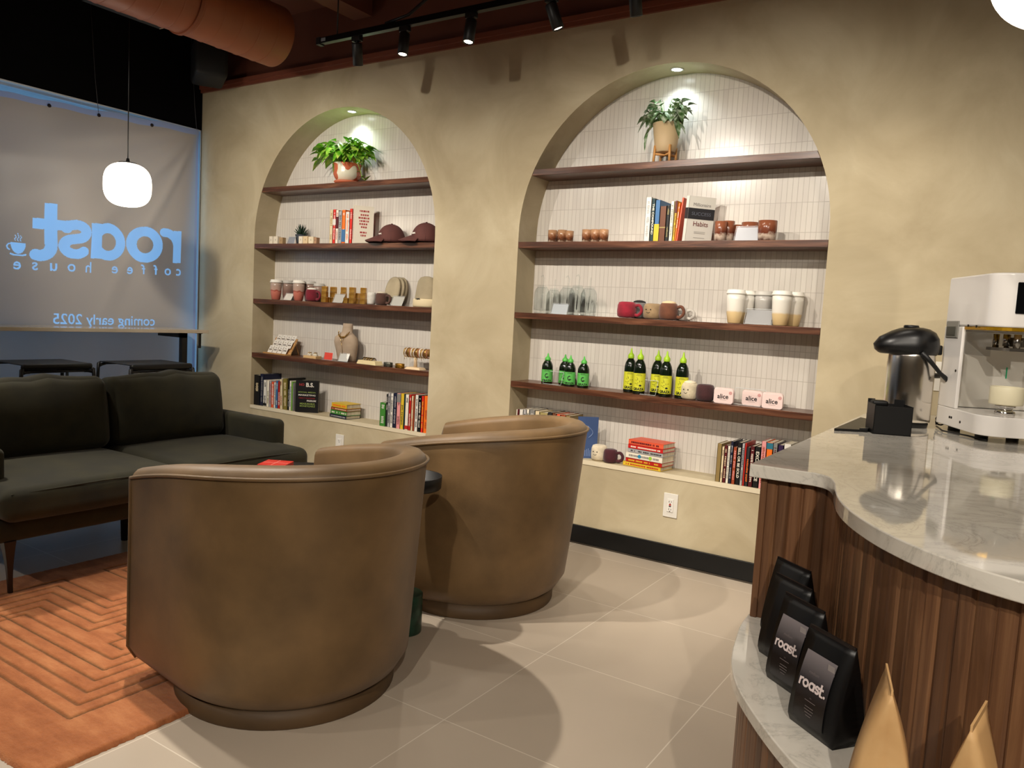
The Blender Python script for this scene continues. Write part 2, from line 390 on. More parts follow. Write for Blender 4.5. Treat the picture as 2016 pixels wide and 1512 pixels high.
# ------------------------------------------------------------------ shelves
for i, (c, r, zc) in enumerate(ARCH):
    for j, z in enumerate(SH):
        hw = [math.sqrt(r*r-(q-zc)**2) if q > zc else r for q in (z-.034, z)]
        n_ = 14; vs = []; g = .0015
        mb = MB(); b_, t_ = hw[0]-g, hw[1]-g
        mb.add([(-b_, 0, -.034), (b_, 0, -.034), (b_, NY-.002, -.034), (-b_, NY-.002, -.034), (-t_, 0, 0), (t_, 0, 0), (t_, NY-.002, 0), (-t_, NY-.002, 0)],
               [(0, 3, 2, 1), (4, 5, 6, 7), (0, 1, 5, 4), (1, 2, 6, 5), (2, 3, 7, 6), (3, 0, 4, 7)], False)
        o = mb.build('wall_shelf', WALNUT, bevel=.0015, loc=(c, .001, z))
        hl = ['potted pothos', 'books and brown caps', 'pink tumblers and gold cubes', 'jewelry displays'][j] if i == 0 else ['plant in tapered pot', 'white leaning book and brown glasses', 'glass jars and white tumblers', 'green squeeze bottles'][j]
        tag(o, 'walnut shelf in the %s arch carrying the %s' % (('left', 'right')[i], hl), 'shelf', 'walnut shelves in the arches')
# downlights in the arch crowns
for i, (u, v) in enumerate(((693, 216), (1333, 131))):
    c, r, zc = ARCH[i]; y = .10; x = fx(u, y, zc+r)
    z = archz(c, r, zc, x); an = math.asin((x-c)/r)
    t = thing('recessed_light', 'round recessed downlight at the crown of the %s arch' % ('left', 'right')[i], 'light', (x, y, z-.001), 0, 'arch downlights')
    R = rot('Y', an)
    mb = MB(); mb.lathe([(.036, .0), (.036, -.004), (.028, -.005), (.027, .0)], 32, rot=R); mb.build('trim_ring', M((200, 196, 180), .4), t)
    mb = MB(); mb.lathe([(.0, -.0025), (.027, -.0025)], 24, rot=R); mb.build('lens', M((240, 250, 255), .4, emit=9), t)
    lamp('lamp', 'SPOT', (0, 0, -.012), 6, (.86, .97, 1), None, .02, 125, .8, parent=t)
# ------------------------------------------------------------------ outlets
def outlet(x, zt, lb, gfci, plain=False, y=-.0065, w=.077, h=.1254):
    t = thing('wall_outlet', lb, 'outlet', (x+w/2, y, zt-h/2))
    mb = MB(); mb.box((0, .003, 0), (w, .006, h)); mb.build('cover_plate', M((226, 222, 212), .35), t, bevel=.002)
    if plain: return
    mb = MB(); mb.box((0, -.0015, 0), (.034, .004, .068)); mb.build('receptacle', M((232, 228, 220), .3), t, bevel=.001)
    mb = MB()
    for s in (-1, 1):
        for dx, hh in ((-.006, .009), (.006, .007)): mb.box((dx, -.0037, s*.02), (.0022, .0012, hh))
        mb.box((0, -.0037, s*.02-.0105), (.0045, .0012, .0045))
    mb.build('slots', BLK, t)
    if gfci:
        mb = MB(); mb.box((0, -.004, .0045), (.011, .002, .0055)); mb.build('reset_button', M((190, 30, 24), .4), t)
        mb = MB(); mb.box((0, -.004, -.0035), (.011, .002, .005)); mb.build('test_button', BLK, t)
outlet(1.5714, .3662, 'white wall outlet below the left arch', False)
outlet(3.9733, .3714, 'white outlet with red and black buttons below the right arch', True)
outlet(5.132, 1.145, 'white cover plate on the wall between airpot and white machine', False, True)
# ------------------------------------------------------------------ ceiling duct
t = thing('air_duct', 'large round spiral duct painted terracotta below the ceiling', 'duct', (0, 0, 0))
cx_, cz_, cr_ = fx(541, -.36, 2.93), fz(72, fx(541, -.36, 2.93), -.36), .188
mb = MB(); pr_ = []
R = rot('X', PI/2)
L = 6.0; K = 48; prof = []
for i in range(K+1):
    y = -.36-L*i/K
    s_ = L*i/K; prof += [(cr_, 0), (cr_, .004)] if i == 0 else [(cr_, s_-.007), (cr_, s_-.003), (cr_+.003, s_), (cr_, s_+.003), (cr_, s_+.007)]
mb.lathe(prof, 48, c=(cx_, -.36, cz_), rot=R); mb.build('duct_pipe', noisy('duct_paint', (150, 84, 52), (158, 92, 58), 4, .5), t)
for yy in (-1.0, -2.4): mb = MB(); mb.lathe([(cr_+.003, 0), (cr_+.010, .0), (cr_+.010, .022), (cr_+.003, .022)], 48, c=(cx_, yy, cz_), rot=R); mb.smooth = False; mb.build('collar', M((140, 78, 50), .5), t, bevel=.002)
mb = MB()
for yy in (-1.0, -2.4): mb.tube([(cx_, yy-.015, cz_+cr_), (cx_, yy-.015, ZC)], .006)
mb.build('hanger', M((90, 50, 36), .5), t)
t = thing('duct_register', 'long slotted air register beside the terracotta duct', 'vent', (0, 0, 0))
mb = MB(); x0 = .84; mb.b2(x0-.05, x0+.05, -1.35, -.86, 2.9, 2.95); mb.build('housing', M((60, 38, 30), .6), t)
mb = MB(); mb.b2(x0-.045, x0+.045, -1.34, -.87, 2.893, 2.9); mb.build('grille', M((14, 12, 12), .6), t)
mb = MB(); mb.b2(x0+.05, x0+.056, -1.35, -.86, 2.895, 2.905); mb.b2(x0-.05, x0+.056, -.86, -.855, 2.895, 2.905); mb.build('flange', M((200, 170, 150), .5), t)
mb = MB()
for yy in (-1.3, -.9): mb.tube([(x0, yy, 2.95), (x0, yy, ZC)], .004)
mb.build('hanger', BLK, t)
t = thing('ceiling_beam', 'terracotta boxed beam running below the ceiling above the duct', 'beam')
mb = MB(); mb.b2(1.62, 1.78, -6, -.02, 3.1, ZC); mb.build('box', TERRA, t)
D.objects.remove(t.children[0]) if False else None
# speaker
t = thing('wall_speaker', 'black speaker hung high in the corner beside the duct', 'speaker', (.43, -.25, 2.92), math.radians(-30))
mb = MB(); mb.rbox((0, 0, 0), (.36, .22, .27), .03, n=2, k=3); mb.build('cabinet', M((17, 18, 20), .6), t)
mb = MB(); mb.b2(-.135, .135, -.108, -.1, -.11, .11); mb.build('grille', noisy('speaker_mesh', (9, 10, 12), (22, 24, 27), 60, .7), t)
mb = MB(); mb.tube([(0, 0, .12), (0, 0, .2), (0, .05, .34)], .009); mb.build('bracket', BLK, t)
mb = MB(); pts = [(-.04+.012*math.sin(i*2.2), -.02+.01*math.cos(i*2.2), .12+.02*i) for i in range(11)]; mb.tube(pts, .002, 5); mb.build('cable', M((120, 110, 100), .6), t)
# ------------------------------------------------------------------ track lighting
def track(x0, x1, y, z, heads, lb, show=True):
    t = thing('track_rail', lb, 'track', (x0, y, z), 0)
    mb = MB(); L = x1-x0; mb.b2(0, L, -.017, .017, -.02, .012); mb.build('rail', BLKM, t, bevel=.002)
    mb = MB(); mb.b2(-.03, .0, -.02, .02, -.025, .015); mb.build('end_cap', BLK, t, bevel=.002)
    mb = MB(); mb.b2(.01, .045, -.0185, -.017, -.012, .006); mb.build('label_tag', M((120, 122, 126), .4), t)
    for i in range(int(L/1.1)+1):
        mb = MB(); mb.tube([(.12+i*1.1, 0, .01), (.12+i*1.1, 0, ZC-z)], .004); mb.lathe([(.02, ZC-z-.012), (.02, ZC-z)], 16, c=(.12+i*1.1, 0, 0)); mb.build('hanger', BLK, t)
    return t
def head(x, y, z, target, power, lb, ang=60, size=.022, blend=.45, col=WARM, group='track spotlights'):
    t = thing('track_spotlight', lb, 'spotlight', (x, y, z), 0, group)
    mb = MB(); mb.box((0, 0, -.012), (.06, .03, .024)); mb.cyl((0, 0, -.02), (0, 0, -.05), .008, n=12); mb.build('adapter', BLK, t, bevel=.002)
    d = (Vector(target)-Vector((x, y, z-.06))).normalized(); p0 = Vector((0, 0, -.042))
    if d.z > -.5: d.z = -.5
    vd = d.normalized(); q = vd.to_track_quat('Z', 'Y').to_matrix()
    mb = MB(); mb.lathe([(0, -.01), (.026, -.01), (.028, -.005), (.028, .105), (.024, .107), (.022, .098)], 24, c=p0, rot=q); mb.build('barrel', BLK, t)
    mb = MB(); mb.lathe([(0, .1), (.0222, .1)], 20, c=p0, rot=q); mb.build('lens', M((255, 236, 205), .4, emit=14), t)
    lp = p0+vd*.125
    l = lamp('lamp', 'SPOT', lp, power, col, None, size, ang, blend, parent=t)
    l.rotation_euler = (Vector(target)-(Vector((x, y, z))+lp)).to_track_quat('-Z', 'Y').to_euler()
    return t
RY, RZ = -.6, 2.74
track(1.965, 7.2, RY, RZ, None, 'black track rail hung in front of the arched wall')
HX = [fx(703, RY, 2.70), fx(797, RY, 2.70), fx(928, RY, 2.70), fx(1086, RY, 2.70), fx(1250, RY, 2.70)]
HT = [(1.9, -.02, 1.0), (2.72, -1.0, 0), (3.1, -1.1, 0), (HX[3]+.35, -.3, 1.5), (HX[4], -.02, 1.0)]
HL = ['leftmost of the black track spotlights, aimed down', 'second black track spotlight from the left, its lens lit', 'middle black track spotlight, its lens lit', 'black track spotlight tilted to the right above right arch', 'black track spotlight cut by the top edge of the photo']
HP = [12, 18, 20, 16, 18]
for i, x in enumerate(HX): head(x, RY, RZ-.02, HT[i], HP[i], HL[i], 75, blend=.8)
for i, x in enumerate((4.9, 5.9)): head(x, RY, RZ-.02, (x, -.02, 1.2), 8, 'black track spotlight out of frame on the right %s' % ('above the airpot', 'beyond the machine')[i], 75, blend=.8)
track(.5, 7.5, -2.25, RZ-.05, None, 'second black track rail over the seating area, above the frame')
K2 = [(1.6, (.9, 0, 1.3), 105), (2.2, (1.9, 0, 1.2), 95), (2.85, (3.45, -1.7, 0.3), 125), (3.35, (3.4, 0, 1.1), 105), (4.35, (4.3, 0, 1.1), 105), (5.6, (5.3, -.4, 1.1), 46), (1.25, (2.6, -2.7, 0), 120)]
for x, tg, pw in K2: head(x, -2.25, RZ-.07, tg, pw, 'black spotlight on the second rail over the seating, %.1f metres along' % x, 84, size=.07 if x < 1.8 else .022, blend=.9, group='second rail spotlights')
track(.5, 8.2, -4.7, RZ, None, 'added third black track rail for fill light, unseen behind the camera')  # unseen rail and heads added as fill for chairs and counter front
for x, tg, pw in ((2.0, (2.8, -2.2, 0), 45), (3.6, (3.7, -1.9, .2), 22), (5.3, (5.3, -2.1, .4), 105), (6.4, (5.6, -2.2, .6), 125)): head(x, -4.7, RZ-.02, tg, pw, 'added black fill spotlight on the third rail behind the camera, %.1f metres along' % x, 84, blend=.9, group='added third rail fill spotlights')
# loose black cable looping up from the rail
mb = MB(); mb.tube([(2.45+.0, RY, RZ+.0205), (2.62, RY-.01, RZ+.035), (2.75, RY-.01, RZ+.1), (2.8, RY, RZ+.22), (2.82, RY+.02, ZC)], .008)
tag(mb.build('power_cable', BLK), 'black power cable looping up from the track rail', 'cable')
# ------------------------------------------------------------------ pendants
def pendant(x, y, zc, r, lb, power):
    t = thing('pendant_lamp', lb, 'pendant lamp', (x, y, zc), 0, 'opal pendant lamps')
    n = 2.7; prof = []
    for i in range(33):
        a = -PI/2+PI*i/32; c_, s_ = math.cos(a), math.sin(a)
        rr = r*abs(c_)**(2/n); zz = .97*r*math.copysign(abs(s_)**(2/n), s_); prof.append((max(rr, 0), zz))
    prof[0] = (0, prof[0][1]); prof[-1] = (.02, prof[-1][1])
    mb = MB(); mb.lathe(prof, 48); mb.build('glass_shade', M((255, 243, 222), .3, emit=power), t)
    z = r*.97
    mb = MB(); mb.lathe([(.055, z-.001), (.05, z+.004), (.012, z+.008), (.008, z+.03)], 24); mb.build('cap', BLK, t)
    mb = MB(); mb.tube([(0, 0, z+.02), (0, 0, ZC-zc)], .0035, 6); mb.build('cord', BLK, t)
    mb = MB(); mb.lathe([(.06, ZC-zc-.025), (.06, ZC-zc)], 24); mb.build('canopy', BLK, t)
    return t
px_ = .72; py_ = fy(251, px_, 1.85); pz_ = fz(364.5, px_, py_)
pendant(px_, py_, pz_, .137, 'opal glass pendant lamp hanging before the banner', 5.5)
pendant(5.474, -2.098, fz(46, 5.474, -2.098)+.133, .137, 'opal glass pendant lamp cut by the top right corner', 5.5)
pendant(px_, py_-1.5, pz_, .137, 'opal pendant lamp out of frame beyond left edge', 5.5)
pendant(5.9, -3.2, 1.95, .137, 'opal pendant lamp out of frame over the bar end', 5.5)
# ================================================================== BANNER
BX = .03
def seg_d(X, Y, pts):
    d = np.full(X.shape, 9.)
    for (x0, y0), (x1, y1) in zip(pts[:-1], pts[1:]):
        dx, dy = x1-x0, y1-y0; t = np.clip(((X-x0)*dx+(Y-y0)*dy)/(dx*dx+dy*dy+1e-12), 0, 1)
        d = np.minimum(d, np.hypot(X-x0-t*dx, Y-y0-t*dy))
    return d
def arc(cx, cy, rx, ry, a0, a1, n=16):
    return [(cx+rx*math.cos(math.radians(a0+(a1-a0)*i/n)), cy+ry*math.sin(math.radians(a0+(a1-a0)*i/n))) for i in range(n+1)]
def roast_mask(X, Y):
    """the bold lower-case word; x-height 1, baseline 0, X runs in reading direction"""
    h = .135
    m = np.zeros(X.shape, bool)
    box = lambda x0, x1, y0, y1: (X >= x0) & (X <= x1) & (Y >= y0) & (Y <= y1)
    m |= box(0, .27, 0, .98)
    m |= (seg_d(X, Y, arc(.54, .50, .40, .40, 172, 86)) < .13)
    e = lambda cx, cy, rx, ry: ((X-cx)/rx)**2+((Y-cy)/ry)**2
    m |= (e(1.13, .49, .53, .53) < 1) & (e(1.13, .49, .245, .25) > 1)
    bowl = (e(2.2, .49, .52, .53) < 1) & (e(2.2, .49, .245, .25) > 1)
    m |= bowl | box(2.40, 2.72, -.0, .98)
    s = arc(3.14, .70, .22, .18, 25, 90, 5)+arc(3.10, .70, .24, .19, 90, 262, 12)+arc(3.16, .29, .25, .20, 80, -90, 12)+arc(3.12, .30, .26, .21, -90, -142, 5)
    m |= seg_d(X, Y, s) < .135
    m |= box(3.56, 3.87, .3, 1.40) | box(3.3, 4.16, .70, .98)
    m |= seg_d(X, Y, [(3.715, .5)]+arc(3.99, .27, .275, .27, 180, 290, 10)) < .15
    return m
def tri_mask(X, Y, body, cx, cy, height=None, width=None, bold=0., spacing=1., flip=True):
    vs, fs, W, H = text_tris(body, bold, spacing); s = width/W if width else height/H
    m = np.zeros(X.shape, bool); V = np.array(vs)[:, :2]*s; V = V+np.array([cx, cy])
    for f in fs:
        a, b, c = V[f[0]], V[f[1]], V[f[2]]
        x0, x1 = min(a[0], b[0], c[0]), max(a[0], b[0], c[0]); y0, y1 = min(a[1], b[1], c[1]), max(a[1], b[1], c[1])
        i0, i1 = np.searchsorted(X[:, 0], [x0, x1]); j0, j1 = np.searchsorted(Y[0], [y0, y1])
        if i1 <= i0 or j1 <= j0: continue
        P, Q = X[i0:i1, j0:j1], Y[i0:i1, j0:j1]
        d = lambda p, q: (q[0]-p[0])*(Q-p[1])-(q[1]-p[1])*(P-p[0])
        e1, e2, e3 = d(a, b), d(b, c), d(c, a)
        m[i0:i1, j0:j1] |= ((e1 >= 0) & (e2 >= 0) & (e3 >= 0)) | ((e1 <= 0) & (e2 <= 0) & (e3 <= 0))
    return m
st = .0032
# reading direction a = -y, so the lettering reads backwards from inside
a_ = np.concatenate([np.arange(.052, .16, .02), np.arange(.16, 1.42, st), np.arange(1.42, 4.5, .03)])  # far end runs on out of view, extended to block window daylight
z_ = np.concatenate([np.arange(.25, 1.0, .02), np.arange(1.0, 1.16, st), np.arange(1.16, 1.36, .012), np.arange(1.36, 1.84, st), np.arange(1.84, 2.545, .014)])
A, Z = np.meshgrid(a_, z_, indexing='ij')
Ac, Zc = (A[:-1, :-1]+A[1:, 1:])/2, (Z[:-1, :-1]+Z[1:, 1:])/2
slope = .035
U = (Ac-.185)/.2555; V_ = (Zc-1.50+slope*(Ac-.19))/.245
mask = roast_mask(U, V_)
# cup with saucer and steam, after the word
cu_, cv_ = (Ac-1.335)/.047, (Zc-1.497)/.04
cup = (cv_ < .9) & ((cu_/1.0)**2+((cv_-.9)/1.75)**2 < 1)
cup |= seg_d(cu_, cv_, arc(1.02, .2, .42, .48, -75, 100, 8)) < .10
cup |= seg_d(cu_, cv_, [(-.95, -.93), (-.5, -1.08), (.5, -1.08), (.95, -.93)]) < .13
for q in (-.35, 0, .35): cup |= seg_d(cu_, cv_, [(q, 1.15), (q+.12, 1.45), (q-.08, 1.75), (q+.06, 2.05+(.3 if q == 0 else 0))]) < .055
mask |= cup
for ch, y, zz in (('c', -.201, 1.43), ('o', -.291, 1.427), ('f', -.39, 1.433), ('f', -.482, 1.43), ('e', -.582, 1.414), ('e', -.698, 1.410), ('h', -.893, 1.413), ('o', -1.007, 1.400), ('u', -1.123, 1.396), ('s', -1.236, 1.392), ('e', -1.341, 1.388)):
    hh = .052 if ch in 'coeus' else .072
    mask |= tri_mask(Ac, Zc, ch, -y, zz, height=hh, bold=.012)
mask |= tri_mask(Ac, Zc, 'coming early 2025', .755, 1.044, width=.74, bold=.008)
def foldx(y, z):
    u, v = -y-.04, 2.53-z; f = 0
    for a, wdt, am, rm in ((28, .035, .010, .0), (44, .05, .013, 0), (60, .06, .011, 0), (74, .05, .008, 0)):
        t = math.radians(a); al = u*math.sin(t-0)*0+u*math.cos(PI/2-t)+v*math.sin(PI/2-t); ac = u*math.cos(t)-v*math.sin(t)
        f += am*np.exp(-(ac/(wdt*(.5+al*.9)))**2)*np.clip(al*2.5, 0, 1)*np.exp(-al*.55)
    f += .006*np.sin(u*5+v*1.6)+.004*np.sin(u*11-v*2.2)+.012*np.exp(-((u-1.15+v*.35)/.16)**2)+.008*np.exp(-((v-.3-.12*u)/.07)**2)*np.clip(u-.35, 0, 1)
    return f*1.9
topdrop = .012+.075*np.clip((A-.04)/1.4, 0, 1)**1.2*np.clip((4.2-A)/2, 0, 1)+.010*np.sin(A*9)**2
Zw = np.where(Z > 1.9, 1.9+(Z-1.9)*(1-topdrop/.645), Z)
Xw = BX+foldx(-A, Zw)
P = np.stack([Xw, -A, Zw], -1).reshape(-1, 3)
na, nz = A.shape
ii, jj = np.meshgrid(np.arange(na-1), np.arange(nz-1), indexing='ij')
q0 = (ii*nz+jj).ravel(); F = np.stack([q0, q0+1, q0+nz+1, q0+nz], 1)
me = D.meshes.new('banner'); me.from_pydata(P.tolist(), [], F.tolist())
def cloth(name, c, tr, mixf, rough=.5):
    m = D.materials.new(name); m.use_nodes = True; t = m.node_tree; t.nodes.clear()
    o = t.nodes.new('ShaderNodeOutputMaterial'); mx = t.nodes.new('ShaderNodeMixShader'); mx.inputs[0].default_value = mixf
    b = t.nodes.new('ShaderNodeBsdfPrincipled'); b.inputs['Base Color'].default_value = (*lin(c), 1); b.inputs['Roughness'].default_value = rough
    q = t.nodes.new('ShaderNodeBsdfTranslucent'); q.inputs[0].default_value = (*lin(tr), 1)
    t.links.new(b.outputs[0], mx.inputs[1]); t.links.new(q.outputs[0], mx.inputs[2]); t.links.new(mx.outputs[0], o.inputs[0])
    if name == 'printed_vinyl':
        at = N(t, 'ShaderNodeAttribute', attribute_name='edge_glow'); t.links.new(at.outputs['Fac'], mx.inputs[0])
    return m
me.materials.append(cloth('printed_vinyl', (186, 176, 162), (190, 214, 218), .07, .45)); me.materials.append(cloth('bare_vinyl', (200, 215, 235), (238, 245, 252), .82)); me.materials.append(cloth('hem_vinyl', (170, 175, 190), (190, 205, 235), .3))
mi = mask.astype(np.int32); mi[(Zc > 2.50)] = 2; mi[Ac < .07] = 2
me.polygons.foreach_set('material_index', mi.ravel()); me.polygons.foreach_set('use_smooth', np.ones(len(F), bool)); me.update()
# blue daylight glow along the side edge, painted in as raised translucency
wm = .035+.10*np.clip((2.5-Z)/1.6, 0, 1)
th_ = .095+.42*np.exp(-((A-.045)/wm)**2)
ca = me.color_attributes.new('edge_glow', 'FLOAT_COLOR', 'POINT'); ca.data.foreach_set('color', np.stack([th_, th_, th_, np.ones_like(th_)], -1).astype(np.float32).ravel())
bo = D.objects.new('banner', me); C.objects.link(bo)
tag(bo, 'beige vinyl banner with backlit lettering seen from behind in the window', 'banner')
mb = MB()
for u in (94, 194, 297):
    y = fy(u, BX, 2.47); z = float(2.545-.012-.075*max(0, (-y-.04)/1.4)**1.2)-.045
    mb.lathe([(.006, -.002), (.012, -.002), (.012, .002), (.006, .002)], 14, c=(BX+.008+float(foldx(y, z)), y, z), rot=rot('Y', PI/2))
mb.build('grommet', M((60, 55, 60), .3, .8), bo)
mb = MB()
for y in (-.06, fy(194, BX, 2.47)):
    mb.tube([(BX, y, 2.47), (BX-.01, y-.02, 2.7), (BX-.02, y-.05, 3.2)], .0018, 5)
tag(mb.build('banner_wire', M((70, 70, 74), .5)), 'thin wires holding up the banner from the ceiling', 'wire')

# ================================================================== WINDOW BAR
t = thing('bar_table', 'long pale topped bar table along the window', 'bar table', (0, 0, 0))
mb = MB(); mb.b2(.05, .38, -4.2, -.175, .985, 1.010); mb.build('tabletop', noisy('bar_top', (178, 165, 145), (196, 184, 164), 3, .12), t, bevel=.002)
for yy in (-.36, -2.2, -4.0):
    mb = MB(); mb.b2(.325, .365, yy-.02, yy+.02, 0, .985); mb.build('leg', BLK, t)
    mb = MB(); mb.b2(.06, .365, yy-.02, yy+.02, .95, .985); mb.build('crossbar', BLK, t)
mb = MB(); mb.b2(.3, .306, -.205, -.185, .87, .985); mb.b2(.1, .32, -.205, -.185, .978, .985); mb.build('bracket', BLK, t)
# stools
def stool(y0, y1, lb):
    cy = (y0+y1)/2; t = thing('bar_stool', lb, 'stool', (.78, cy, 0), 0, 'black stools at the window bar'); W = (y1-y0)/2
    mb = MB(); mb.rbox((.165, 0, fz(722, .95, cy)), (.036, 2*W*.97, .036), .016, n=3); mb.build('seat_edge', BLK, t)
    zt = fz(722, .95, cy)
    mb = MB(); mb.rbox((-.005, 0, zt+.012), (.34, 2*W*.97, .005), .002, n=3); mb.build('seat', BLK, t)
    for s in (-1, 1):
        mb = MB(); mb.tube(sp3([(-.17, s*W*.80, zt), (-.178, s*W*.95, zt-.015), (-.182, s*W, zt-.06), (-.20, s*W*1.06, 0)], 4), .010); mb.build('leg', BLK, t)
        mb = MB(); mb.tube(sp3([(.165, s*W*.74, zt-.026), (.172, s*W*.93, zt-.032), (.178, s*W*1.0, zt-.075), (.20, s*W*1.08, 0)], 4), .010); mb.build('leg', BLK, t)
    mb = MB(); mb.tube([(.168, -W*.8, zt-.026), (.168, W*.8, zt-.026)], .008); mb.tube([(-.17, -W*.8, zt), (-.17, W*.8, zt)], .008); mb.tube([(.168, .25*W, zt-.026), (.168, .25*W, .3)], .008); mb.build('seat_frame', BLK, t)
    mb = MB(); mb.tube([(-.19, -W*1.02, .3), (-.19, W*1.02, .3)], .009); mb.tube([(.19, -W*1.04, .3), (.19, W*1.04, .3)], .009); mb.build('footrest', BLK, t)
for ul, ur, lb in ((40, 184, 'black metal bar stool behind the left end of the sofa'), (255, 380, 'black metal bar stool beside the bar table post')):
    stool(fy(ul, .95, .8), fy(ur, .95, .8), lb)

# ================================================================== RUG
def rug_paths():
    L = []
    for i in range(5):
        b = -2.095-.052*i; L.append([(2.12+.058*i, -3.2), (2.12+.058*i, b), (2.50+.052*i, b), (2.50+.052*i, -.2)])
    L.append([(2.39, -3.2), (2.39, -2.372), (2.985, -2.372), (2.985, -.2)])
    L.append([(2.33, -3.2), (2.33, -2.43), (3.04, -2.43), (3.04, -.2)])
    for j in range(4):
        q = 3.09+.055*j; L.append([(1.9, -2.485-.055*j), (q, -2.485-.055*j), (q, -.2)])
    for k in range(3): L.append([(2.74+.06*k, -.2), (2.74+.06*k, -2.19-.06*k), (2.94, -2.19-.06*k)])
    for k in range(4): L.append([(2.12+.06*k, -.2), (2.12+.06*k, -1.92+.05*k), (2.46, -1.92+.05*k)])
    return L
RX0, RX1, RY0, RY1 = 1.95, 3.472, -2.85, -.55
nx, ny = 254, 384
gx, gy = np.meshgrid(np.linspace(RX0, RX1, nx), np.linspace(RY0, RY1, ny), indexing='ij')
dm = np.full(gx.shape, 9.)
for pth in rug_paths(): dm = np.minimum(dm, seg_d(gx, gy, pth))
rs = np.random.RandomState(3)
edge = np.minimum(np.minimum(gx-RX0, RX1-gx), np.minimum(gy-RY0, RY1-gy))
gz = .014-.0062*np.exp(-(dm/.0055)**2)+rs.uniform(-.0009, .0009, gx.shape)
gz = np.where(edge < .012, gz*np.sqrt(np.clip(edge/.012, 0, 1))*.98+.0004, gz)
jx = rs.uniform(-.003, .003, gx.shape)*(edge < .004)
P = np.stack([gx+jx, gy+jx, gz], -1).reshape(-1, 3)
ii, jj = np.meshgrid(np.arange(nx-1), np.arange(ny-1), indexing='ij'); q0 = (ii*ny+jj).ravel()
F = np.stack([q0, q0+ny, q0+ny+1, q0+1], 1)
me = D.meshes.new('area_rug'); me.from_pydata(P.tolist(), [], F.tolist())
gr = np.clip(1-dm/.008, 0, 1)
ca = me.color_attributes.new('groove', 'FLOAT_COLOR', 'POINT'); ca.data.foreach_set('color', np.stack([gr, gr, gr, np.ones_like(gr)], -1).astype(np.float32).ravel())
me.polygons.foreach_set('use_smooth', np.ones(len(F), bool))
m, t, b = nodes('wool_pile'); v = coords(t, (1, 3, 1))
n = N(t, 'ShaderNodeTexNoise', i_Scale=5, i_Detail=8, i_Roughness=.7); t.links.new(v, n.inputs['Vector'])
r = ramp(t, n.outputs['Fac'], [(.3, (158, 92, 54)), (.5, (184, 114, 70)), (.7, (206, 138, 90))])
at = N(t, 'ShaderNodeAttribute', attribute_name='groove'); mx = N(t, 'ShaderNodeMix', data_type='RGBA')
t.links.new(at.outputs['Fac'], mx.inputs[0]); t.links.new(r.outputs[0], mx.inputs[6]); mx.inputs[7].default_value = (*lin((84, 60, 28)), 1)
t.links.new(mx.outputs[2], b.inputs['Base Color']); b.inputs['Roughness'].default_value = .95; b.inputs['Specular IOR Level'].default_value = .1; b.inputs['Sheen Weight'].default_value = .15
n2 = N(t, 'ShaderNodeTexNoise', i_Scale=160, i_Detail=3); t.links.new(v, n2.inputs['Vector']); bump(t, b, n2.outputs['Fac'], .7, .004)
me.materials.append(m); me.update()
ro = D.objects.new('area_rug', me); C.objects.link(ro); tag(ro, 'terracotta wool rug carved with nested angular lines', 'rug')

# ================================================================== SOFA
t = thing('sofa', 'dark olive velvet two seat sofa with tapered legs on the rug', 'sofa', (0, 0, 0))
SY0, SY1 = -2.385, -.85; YM = -1.615
mb = MB(); mb.rbox((1.70, (SY0+SY1)/2, .275), (.88, SY1-SY0, .11), .035, (0, 0, 0), n=3); mb.build('base', OLIVE, t)
for y0, y1 in ((SY0+.0, YM), (YM, SY1)):
    # seat cushion; the front wings pass in front of the arms
    mb = MB(); f = .012; mb.rbox((1.90, (y0+y1)/2, .395), (.72, y1-y0-.004, .135), .05, (0, .0, .022), n=8, k=5)
    o = mb.build('seat_cushion', OLIVE, t)
    ya, yb = (SY0+.105, YM-.005) if y1 == YM else (YM+.005, SY1-.098)
    for v_ in o.data.vertices:
        p = v_.co
        if p.x < 2.03:
            if p.y < ya: p.y = ya+(p.y-ya)*.05
            if p.y > yb: p.y = yb+(p.y-yb)*.05
    mb = MB(); zf = .445
    mb.tube([(2.243, y0+.03, zf-.002), (2.252, (y0+y1)/2, zf+.006), (2.243, y1-.03, zf-.002)], .0035, 6); mb.build('piping', OLIVE, o)
    mb = MB(); mb.rbox((0, 0, 0), (.17, yb-ya-.01, .36), .048, (.045, .01, .012), n=8, k=5, rot=rot('Y', math.radians(-9)))
    o = mb.build('back_cushion', OLIVE, t, loc=(1.56, (ya+yb)/2, .640))
    for v_ in o.data.vertices:
        p = v_.co
        if p.z > .1: p.z += .007*math.sin(p.y*31)+.006*math.sin(p.y*13+1)
mb = MB(); mb.rbox((1.36, (SY0+SY1)/2, .50), (.16, SY1-SY0, .46), .05, (0, 0, 0), n=4, rot=None); mb.build('back_frame', OLIVE, t)
for yc in (SY0+.05, SY1-.05):
    mb = MB(); mb.rbox((1.68, yc, .43), (.745, .098, .33), .032, (0, .0, .0), n=6)
    o = mb.build('arm', OLIVE, t)
    for v_ in o.data.vertices:
        p = v_.co
        if p.z > .4: p.z += .02*math.sin((2.06-p.x)/.74*PI)*.0-.012*(2.05-p.x)/.74*0
def sleg(x, y, dx, dy):
    mb = MB(); secs = []
    for i in range(7):
        f = i/6; z = .228*(1-f); r = .012+.022*(1-f)**2.2; cx, cy = x+dx*f**.8*.02, y+dy*f**.8*.02; zz = z+(.013 if x > 1.95 else 0)*f
        secs.append([(cx+r*math.cos(a)*1.0, cy+r*math.sin(a), zz) for a in [PI/4+PI/2*k for k in range(4)]])
    secs = secs[::-1]; mb.loft(secs, False); mb.build('leg', M((26, 14, 10), .35), t, bevel=.003)
sleg(2.11, -2.31, 1, -.0); sleg(2.11, -.93, 1, .5); sleg(1.36, -2.3, -.5, -.5); sleg(1.36, -.93, -.5, .5)
